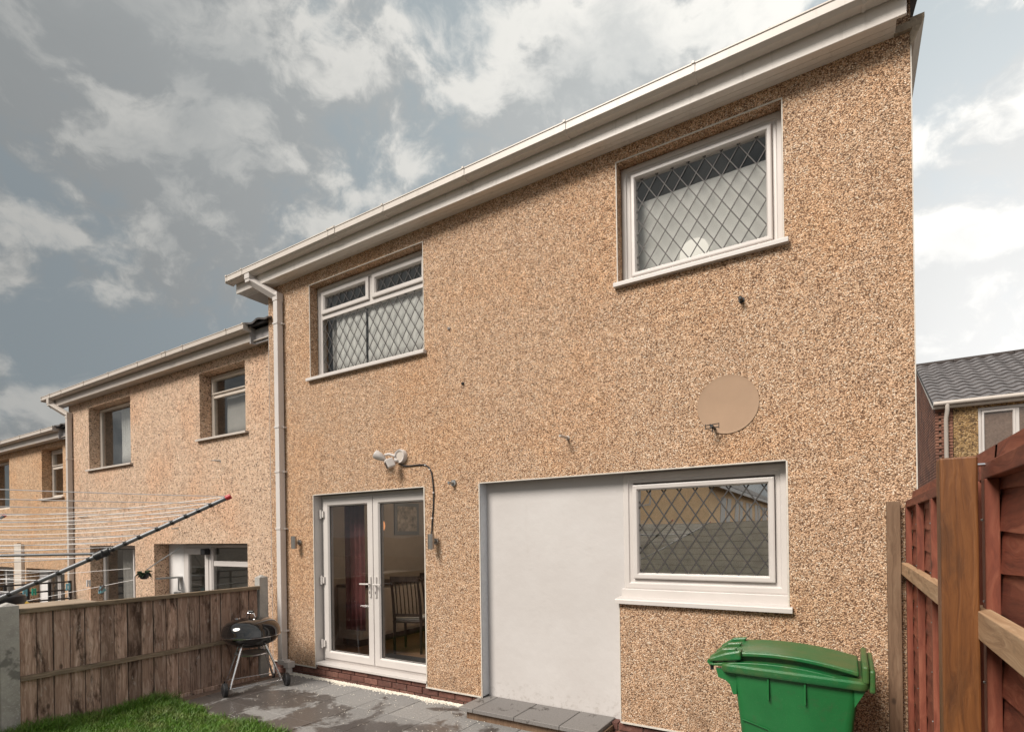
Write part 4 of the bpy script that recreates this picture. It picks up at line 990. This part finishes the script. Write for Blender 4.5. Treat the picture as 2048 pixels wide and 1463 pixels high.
# ------------------------------------------------------------------ house on the right, behind
RX, RY, RZ = 1.74, 11.3, 4.50
RH = thing('detached_house', 'brick and ochre pebbledash house with grey pantile roof beyond the red fence', 'house', (5, 14, -.6))
MB().box(RX+.02, 10, RY+.05, 18.2, -1.2, RZ).build('wall', 'mortar', RH)
MB().prism([(RY+.06, RZ), (18.2, RZ), (14.75, 6.28)], 'x', RX+.02, 10).build('gable_wall', 'mortar', RH)
mb = MB(); z = 1.2; row = 0
while z < 6.2:
    lim0 = RY+.0 if z < RZ-.05 else RY+(z-RZ)*(14.75-RY)/1.78+.05
    y = RY+(-.1125 if row % 2 else 0)
    while y < 18.1:
        a, b = max(y, lim0), min(y+.2, 18.2 if z < RZ else 18.2-(z-RZ)*(18.2-14.75)/1.78)
        if b-a > .03 and (y < 15.5): mb.box(RX, RX+.06, a, b, z, z+.055)
        y += .225
    if z < RZ-.06:
        x = RX+.001+(-.1125 if row % 2 else 0)
        while x < RX+.32:
            a = max(x, RX+.062); b = min(x+.2, RX+.32)
            if b-a > .03: mb.box(a, b, RY, RY+.06, z, z+.055)
            x += .225
    z += .07; row += 1
stuff(mb.build('brickwork', 'brickwork', RH))
holes = [(2.47, 4.4, 3.33, 4.42, (0, 0, 0))]
wall_grid(RX+.33, 10, -1.2, RZ, RY-.0, .1, [(2.50, 4.4, 3.33, 4.42, (0, 0, 0))], None).build('rendered_wall', 'pebbledash_ochre', RH, recalc=False)
window(RH, 2.50, 4.4, 3.33, 4.42, RY+.02, .06, [(2.56, 3.13, 3.40, 4.35, .05), (3.19, 4.34, 3.40, 4.35, 0)], 'white_plastic')
room(RH, 2.3, 4.6, RY+.13, RY+.9, 3.1, 4.49, 'room_grey')
cu = curtain(2.60, 3.0, 3.38, 4.36, RY+.16, 'net_curtain', 'white tied back curtain in the window of the brick house', pleat=.1, slant=-.28)
MB().box(RX-.04, 10, RY-.14, RY-.115, RZ-.02, RZ+.10).build('fascia', 'cream_frame', RH)
MB().box(RX-.04, 10, RY-.115, RY-.0, RZ-.02, RZ-.008).build('soffit', 'cream_frame', RH)
mb = MB(); mb.prism([(RY-.14, RZ+.02), (14.75, 6.30), (14.75, 6.24), (RY-.0, RZ-.01)], 'x', RX-.045, RX-.02); mb.build('bargeboard', 'cream_frame', RH)
g = MB(); g.tube([(RX-.05, RY-.19, RZ+.08), (10, RY-.19, RZ+.08)], .05, 10); g.build('gutter', 'old_white_plastic', RH, smooth=60)
mb = MB(); mb.tube([(1.94, RY-.19, RZ+.06), (1.94, RY-.19, RZ-.08), (1.93, RY-.06, RZ-.25), (1.93, RY-.06, -1)], .042, 10); mb.build('downpipe', 'old_white_plastic', RH, smooth=60)
p = math.atan2(6.34-RZ-.10, 14.75-RY+.14)
mb = MB(); mb.prism([(RY-.14, RZ+.09), (14.75, 6.33), (14.75, 6.26), (RY-.14, RZ+.03)], 'x', RX-.05, 10.1); mb.prism([(14.75, 6.33), (18.4, RZ+.05), (18.4, RZ), (14.75, 6.26)], 'x', RX-.05, 10.1)
rr_ = mb.build('roof', 'roof_felt', RH)
tm2 = tile_mesh(.30, .36, th=.04, amp=.045); nrow = 13; L = (14.75-RY+.16)/math.cos(p); stp_ = L/nrow
rest = MB(); tv = [v.co.copy() for v in tm2.vertices]; tf = [tuple(f_.vertices) for f_ in tm2.polygons]
for j in range(nrow):
    for i in range(28):
        loc = Vector((RX-.05+i*.30, RY-.17+j*stp_*math.cos(p), RZ+.085+j*stp_*math.sin(p)))
        rot = (p-.03, rnd.uniform(-.008, .008), rnd.uniform(-.008, .008))
        if i < 15: inst(tm2, 'roof_tile', rr_, loc, rot)
        else:
            Mx = Matrix.Translation(loc) @ Matrix.Rotation(p-.03, 4, 'X'); b0 = len(rest.v)
            rest.v += [tuple(Mx @ v) for v in tv]; rest.f += [tuple(b0+k for k in q) for q in tf]; rest.m += [0]*len(tf)
stuff(rest.build('roof_tiling', 'roof_tile', RH, smooth=50, recalc=False))
for i in range(20): MB().tube([(RX-.05+i*.42, 14.75, 6.345), (RX-.05+i*.42+.41, 14.75, 6.345)], .085, 10).build('ridge_tile', 'pale_board' if False else 'tile_edge', RH, smooth=60)
an = thing('tv_aerial', 'thin television aerial on the roof at the right edge of the photo', 'aerial', (4.45, 14.7, 6.4))
MB().tube([(4.55, 14.7, 6.35), (4.55, 14.7, 7.45)], .018, 6).build('mast', 'galvanised', an)
MB().tube([(4.05, 14.7, 7.12), (4.9, 14.7, 7.20)], .009, 5).build('boom', 'galvanised', an)
for k in range(7): MB().tube([(4.08+k*.11, 14.55, 7.125+k*.01), (4.08+k*.11, 14.85, 7.125+k*.01)], .006, 4).build('rod', 'galvanised', an)

# ------------------------------------------------------------------ behind the camera (seen in the glass)
BF = thing('slat_fence', 'grey brown horizontal slat fence at the garden end reflected in the window', 'fence', (-3, -9.05, 0))
for k in range(13): MB().box(-10.5, .5, -9.06, -9.03, .02+k*.15, .162+k*.15).build('slat', 'slate_fence', BF)
MB().box(-10.5, .5, -9.10, -9.062, 0, 1.97).build('dark_backing', 'roof_felt', BF)
BF2 = thing('slat_fence', 'grey brown horizontal slat fence across the next garden, reflected in the patio doors', 'fence', (-12, -9.05, -.6))
for k in range(11): MB().box(-26, -10.55, -9.06, -9.03, -.58+k*.15, -.438+k*.15).build('slat', 'slate_fence', BF2)
OH = thing('gable_house', 'orange rendered gable ended house row reflected in the ground floor window', 'house', (-8.7, -30, -.5))
MB().box(-12.7, -4.75, -52, -18, -1.2, 3.75).build('wall', 'opp_render_sunlit', OH)
MB().prism([(-12.7, 3.75), (-4.75, 3.75), (-8.7, 6.0)], 'y', -52, -18).build('gable_wall', 'opp_render_sunlit', OH)
mb = MB(); mb.prism([(-4.3, 3.50), (-8.7, 6.02), (-8.7, 6.15), (-4.3, 3.64)], 'y', -52, -17.8); mb.prism([(-13.1, 3.50), (-8.7, 6.02), (-8.7, 6.15), (-13.1, 3.64)], 'y', -52, -17.8); mb.build('roof', 'roof_felt', OH)
MB().box(-4.32, -4.28, -52, -17.8, 3.42, 3.60).build('fascia', 'white_plastic', OH)
for k in range(9):
    y_ = -20.2-k*3.4
    for (a, b) in ((0, 1.0), (1.35, 2.2)): MB().box(-4.76, -4.72, y_-b, y_-a, 1.95, 3.2).build('window', 'white_plastic', OH)
window(OH, -7.6, -7.1, 2.9, 4.0, -18.05, .06, [(-7.54, -7.16, 2.96, 3.94, 0)])

# ------------------------------------------------------------------ black railing and pegs in the neighbour garden
RL = thing('metal_railing', 'black metal railing in the garden beyond the left fence', 'railing', (-13.3, -1, -.6))
for z_ in (.94, .78, .61): MB().tube([(-13.3, -3.6, z_), (-13.3, .12, z_)], .016, 6).build('rail', 'black_plastic', RL)
for k in range(9): MB().box(-13.325, -13.275, .10-k*.33-.02, .10-k*.33+.02, -.6, .96).build('upright', 'black_plastic', RL)
cl = tag(MB().tube([(-10.9, .16, 1.25), (-12.6, -1.6, 1.10), (-14.5, -3.0, .95)], .004, 5).build('washing_line', 'airer_line'), 'thin white washing line strung beyond the left fence', 'washing line')
tag(MB().tube([(-10.8, .16, 1.05), (-11.9, -1.2, .72), (-13.4, -2.9, .62)], .004, 5).build('washing_line', 'airer_line'), 'lower thin white washing line beyond the left fence', 'washing line')
def peg(x, y, z, m, label):
    p_ = MB(); p_.box(x-.012, x+.012, y-.03, y-.008, z-.10, z+.02); p_.box(x-.012, x+.012, y+.008, y+.03, z-.10, z+.02); p_.box(x-.01, x+.01, y-.02, y+.02, z-.02, z+.01)
    tag(p_.build('clothes_peg', m), label, 'clothes peg', 'clothes pegs on the washing lines')
C0 = Vector((0, -4.5, 1.77))
def onx(px_, py_, X_):
    d_ = fw*1086.25+rr*(px_-1024)-uu*(py_-1066.65); return C0+d_*((X_)/d_.x)
for (a, b, X_, m, l) in ((27, 1183, -12.4, 'pale_plastic', 'pale clothes peg at the far left of the washing line'), (50, 1180, -12.3, 'blue_plastic', 'blue clothes peg left of the green one'), (68, 1178, -12.2, 'green_plastic', 'green clothes peg on the washing line'),
                         (136, 1168, -11.8, 'blue_plastic', 'pale blue clothes peg beside the downpipe'), (115, 1203, -11.3, 'blue_plastic', 'large blue clothes peg hanging just above the left fence'), (177, 1161, -11.6, 'pale_plastic', 'white clothes peg right of the downpipe')):
    q = onx(a, b, X_); peg(q.x, q.y, q.z, m, l)
q = onx(203, 1177, -11.0)
ph = thing('peg_cluster', 'cluster of grey blue pegs hanging on the line before the long window', 'clothes pegs', q)
for k in range(6): MB().box(-.012, .012, -.02, .02, -.06, .04, T=Matrix.Translation(q+Vector((rnd.uniform(-.05, .05), rnd.uniform(-.05, .05), rnd.uniform(-.04, .03)))) @ Matrix.Rotation(rnd.uniform(-.6, .6), 4, 'X')).build('peg', 'airer_grey' if k % 2 else 'blue_plastic', ph)
q = onx(43, 1207, -9.5)
tag(MB().lathe([(.001, .07), (.06, .06), (.10, .02), (.11, -.03), (.08, -.06)], tuple(q-Vector((0, 0, .03))), 16).build('yellow_bucket', 'yellow_plastic', smooth=50), 'small yellow tub top just above the left fence', 'tub')
q = onx(10, 1192, -9.3)
tag(MB().lathe([(.001, .06), (.14, .055), (.20, .02), (.21, -.05), (.18, -.1)], tuple(q-Vector((0, 0, .02))), 16).build('black_tub', 'black_plastic', smooth=50), 'dark rounded tub above the left concrete post', 'tub')

# ------------------------------------------------------------------ rotary airer
A = thing('rotary_airer', 'grey rotary washing line with white cords reaching in from the left', 'rotary airer', (-3.48, -4.5, 0))
cx, cy, hz, rz = -3.48, -4.5, 1.10, 1.94
MB().tube([(cx, cy, 0), (cx, cy, 1.9)], .024, 12).build('pole', 'airer_grey', A, smooth=60)
MB().tube([(cx, cy, hz-.1), (cx, cy, hz+.05)], .05, 12).build('hub', 'black_plastic', A, smooth=60)
dirs = [(1, 1), (-1, 1), (-1, -1), (1, -1)]
def ap(k, t_): return Vector((cx+dirs[k][0]*1.3*t_, cy+dirs[k][1]*1.3*t_, hz+(rz-hz)*t_ - .02*math.sin(math.pi*t_)))
ts = [.993, .962, .937, .912, .884, .855, .82, .793, .769, .724, .668, .629, .58]
for k in range(4):
    ar = MB().tube([ap(k, j/12) for j in range(13)], .0085, 12).build('arm', 'airer_grey', A, smooth=60)
    MB().tube([ap(k, .993), ap(k, 1.003)], .0105, 12).build('tip', 'red_plastic', ar, smooth=60)
    s0 = ap(k, .749)
    MB().tube([ap(k, .735), ap(k, .763)], .0165, 10).build('slider', 'black_plastic', ar, smooth=40)
    MB().box(-.016, .016, -.010, .010, -.012, .012, T=Matrix.Translation(ap(k, .749))).build('slider', 'black_plastic', ar)
    MB().tube([s0, Vector((cx, cy, 1.715))], .0055, 8).build('strut', 'airer_grey', ar, smooth=60)
    for tt in ts[1:]:
        MB().tube([ap(k, tt-.003), ap(k, tt+.003)], .0095, 10).build('line_clip', 'black_plastic', ar)
for tt in ts:
    mb = MB(); dz = Vector((0, 0, .0075))
    for k in range(4):
        a, b = ap(k, tt), ap((k+1) % 4, tt); dd = (b-a)
        sag = .018*tt
        pts = [a+dz+dd*(j/14)-Vector((0, 0, sag*4*(j/14)*(1-j/14))) for j in range(15)]
        mb.tube(pts, .0015, 5, caps=False)
    mb.build('cord', 'airer_line', A, smooth=60)

# ------------------------------------------------------------------ kettle barbecue
B = thing('barbecue', 'black kettle barbecue on chrome legs standing in front of the fence', 'barbecue', (-6.03, -.66, 0))
bx, by = -6.03, -.66
prof_b = [(.001, .485), (.12, .488), (.20, .508), (.265, .545), (.300, .59), (.315, .63)]
MB().lathe(prof_b, (bx, by, 0), 40).build('bowl', 'black_enamel', B, smooth=60)
lid = MB().lathe([(.317, .628), (.324, .638), (.320, .650), (.316, .69), (.298, .735), (.258, .775), (.20, .802), (.10, .820), (.001, .824)], (bx, by, 0), 40).build('lid', 'black_enamel', B, smooth=50)
MB().lathe([(.318, .616), (.326, .620), (.326, .626), (.318, .630)], (bx, by, 0), 40).build('rim', 'chrome', B, smooth=40)
mb = MB(); mb.tube([(bx-.05, by-.02, .828), (bx-.035, by-.015, .875), (bx+.035, by+.015, .875), (bx+.05, by+.02, .828)], .007, 8); mb.build('bracket', 'chrome', lid, smooth=40)
MB().tube([(bx-.03, by-.012, .892), (bx+.03, by+.012, .892)], .016, 10).build('lid_handle', 'black_plastic', lid, smooth=40)
MB().lathe([(.001, .004), (.035, .004), (.04, 0)], (bx-.13, by-.09, .815), 18).build('vent', 'chrome', lid)
feet = [(-5.91, -1.0), (-5.74, -.46), (-6.38, -.78), (-6.20, -.26)]
for k, (fx, fy) in enumerate(feet):
    tx, ty = bx+(fx-bx)*.42, by+(fy-by)*.42
    z_ = .07 if k < 2 else .01
    MB().tube([(tx, ty, .54), (fx, fy, z_)], .0125, 10).build('leg', 'chrome', B, smooth=60)
    MB().tube([(tx, ty, .56), (tx+(fx-tx)*.06, ty+(fy-ty)*.06, .50)], .021, 10).build('leg_socket', 'black_plastic', B, smooth=60)
    if k > 1: MB().tube([(fx, fy, .0), (fx, fy, .05)], .017, 8).build('foot', 'black_rubber', B, smooth=60)
ax = (Vector(feet[1])-Vector(feet[0])).normalized()
for k, s_ in ((0, -1), (1, 1)):
    c0 = Vector((feet[k][0], feet[k][1], .075))+Vector((ax.x, ax.y, 0))*.03*s_; c1 = c0+Vector((ax.x, ax.y, 0))*.045*s_
    w_ = MB().tube([c0, c1], .075, 24).build('wheel', 'black_rubber', B, smooth=40, bevel=.006)
    MB().tube([c0-(c1-c0)*.1, c1+(c1-c0)*.12], .022, 12).build('hub', 'black_plastic', w_, smooth=40)
MB().tube([(feet[0][0], feet[0][1], .075), (feet[1][0], feet[1][1], .075)], .006, 8).build('axle', 'chrome', B, smooth=60)
MB().tube([(feet[2][0], feet[2][1], .06), (feet[3][0], feet[3][1], .06)], .006, 8).build('rod', 'chrome', B, smooth=60)
MB().tube([(feet[0][0], feet[0][1], .10), (feet[2][0], feet[2][1], .08)], .005, 8).build('rod', 'chrome', B, smooth=60)
MB().lathe([(.001, .385), (.15, .388), (.185, .405), (.188, .41), (.15, .396), (.001, .392)], (bx, by, 0), 32).build('ash_tray', 'galvanised', B, smooth=50)
MB().lathe([(.184, .402), (.192, .405), (.192, .413), (.184, .413)], (bx, by, 0), 32).build('tray_rim', 'chrome', B, smooth=50)

# ------------------------------------------------------------------ green wheelie bin
G = thing('wheelie_bin', 'green wheelie bin with a closed lid standing before the wall beside the timber post', 'bin', (-.3, -.46, 0))
Y0, Y1 = -.75, -.185
def rrect(x0, x1, y0, y1, r, z, n=5):
    pts = []
    for (cx_, cy_, a0) in ((x1-r, y1-r, 0), (x0+r, y1-r, 90), (x0+r, y0+r, 180), (x1-r, y0+r, 270)):
        for k in range(n): a = R(a0+90*k/(n-1)); pts.append((cx_+r*math.cos(a), cy_+r*math.sin(a), z))
    return pts
def loft(mb, loops, cap=True):
    n = len(loops[0]); b0 = len(mb.v)
    for lp in loops: mb.v += lp
    for k in range(len(loops)-1):
        for j in range(n):
            a = b0+k*n+j; b = b0+k*n+(j+1) % n; mb.f.append((a, b, b+n, a+n)); mb.m.append(0)
    if cap: mb.f.append(tuple(b0+j for j in range(n-1, -1, -1))); mb.m.append(0); mb.f.append(tuple(b0+(len(loops)-1)*n+j for j in range(n))); mb.m.append(0)
mb = MB(); loft(mb, [rrect(-.58, -.03, Y0+.08, Y1-.06, .05, .06), rrect(-.63, .02, Y0+.03, Y1-.03, .05, .62), rrect(-.655, .050, Y0+.012, Y1-.012, .045, .855)])
mb.build('body', 'bin_green', G, smooth=35)
# rim, dipping towards the front like the lid line
def skew(lp, a): return [(x, y, z+(x+.72)*a) for x, y, z in lp]
sl = -.028
mb = MB(); loft(mb, [skew(rrect(-.715, .088, Y0-.018, Y1+.018, .04, .852), sl), skew(rrect(-.722, .094, Y0-.026, Y1+.026, .045, .868), sl), skew(rrect(-.722, .094, Y0-.026, Y1+.026, .045, .893), sl), skew(rrect(-.712, .084, Y0-.016, Y1+.016, .04, .905), sl)])
lidr = mb.build('lid', 'bin_lid_green', G, smooth=35)
# lid dome: arched slab with side recess
def lidz(u): return .905+.105*math.sin(math.pi*(.16+.66*u))-.04*u-.028
xs = [-.800+.885*k/24 for k in range(25)]
def dome(y0, y1, dz, x0, x1, n=24):
    mb = MB(); xs_ = [x0+(x1-x0)*k/n for k in range(n+1)]
    top = [(x, lidz((x+.8)/.885)+dz) for x in xs_]; bot = [(x, .878+(x+.72)*sl) for x in reversed(xs_)]
    mb.prism(top+bot, 'y', y0, y1); return mb
dome(Y0+.008, Y1-.008, -.040, -.80, .045).build('dome', 'bin_lid_green', lidr, smooth=25, bevel=.006)
dome(Y0+.085, Y1-.085, -.006, -.64, .035).build('dome_neck', 'bin_lid_green', lidr, smooth=25)
mb = MB(); xs_ = [-.66+.705*k/24 for k in range(25)]
mb.prism([(x, lidz((x+.8)/.885)+.022) for x in xs_]+[(x, lidz((x+.8)/.885)-.008) for x in reversed(xs_)], 'y', Y0+.038, Y1-.038)
mb.build('dome_top', 'bin_lid_green', lidr, smooth=25, bevel=.008)
mb = MB(); mb.prism([(-.80, .90), (-.80, .925), (-.70, .965), (-.60, .992), (-.60, .93)], 'y', Y0+.01, Y0+.10); mb.build('lid_cheek', 'bin_lid_green', lidr, bevel=.01)
# slim raised lip around the front of the lid
mb = MB(); mb.box(.060, .094, Y0-.02, Y1+.02, .87, .975); mb.build('lid_lip', 'bin_lid_green', lidr, bevel=.012)
mb = MB(); mb.box(.094, .125, Y0-.0, Y1+.0, .815, .95); mb.build('front_handle', 'bin_lid_green', lidr, bevel=.012)
# hinge arms, rear handle
for yy in (Y0+.05, (Y0+Y1)/2-.03, Y1-.11):
    mb = MB(); mb.prism([(-.80, .905), (-.80, .93), (-.72, .985), (-.63, .998), (-.66, .94), (-.74, .91)], 'y', yy, yy+.055); mb.build('hinge_arm', 'bin_lid_green', lidr, bevel=.006)
MB().tube([(-.795, Y0+.02, .90), (-.795, Y1-.02, .90)], .018, 10).build('rear_handle', 'bin_green', G, smooth=50)
MB().tube([(-.785, Y0+.04, .845), (-.785, Y0+.04, .905)], .012, 8).build('hinge_pin', 'black_plastic', G)
for ya in (Y0+.03, Y1-.055): MB().prism([(-.63, .86), (-.76, .86), (-.745, .80), (-.70, .785), (-.672, .76), (-.655, .70), (-.63, .70)], 'y', ya, ya+.025).build('handle_bracket', 'bin_green', G, bevel=.003)
for x_ in (-.44, -.235): MB().box(x_-.005, x_+.005, Y0-.004, Y0+.03, .70, .85).build('rib', 'bin_green', G, bevel=.002)
mb = MB(); mb.prism([(.02, .85), (.085, .84), (.02, .72)], 'y', Y0+.01, Y0+.022); mb.build('corner_gusset', 'bin_green', G)
mb = MB(); mb.prism([(.02, .85), (.085, .84), (.02, .72)], 'y', Y1-.022, Y1-.01); mb.build('corner_gusset', 'bin_green', G)
MB().tube([(-.60, Y0+.026, .545), (-.56, Y0+.028, .535), (-.45, Y0+.030, .505), (-.40, Y0+.033, .46), (-.36, Y0+.038, .40)], .004, 6).build('moulding_line', 'bin_green', G, smooth=60)
for yy in (Y0-.01, Y1+.01):
    w_ = MB().tube([(-.56, yy-.025, .10), (-.56, yy+.025, .10)], .10, 24).build('wheel', 'black_rubber', G, smooth=40, bevel=.008)
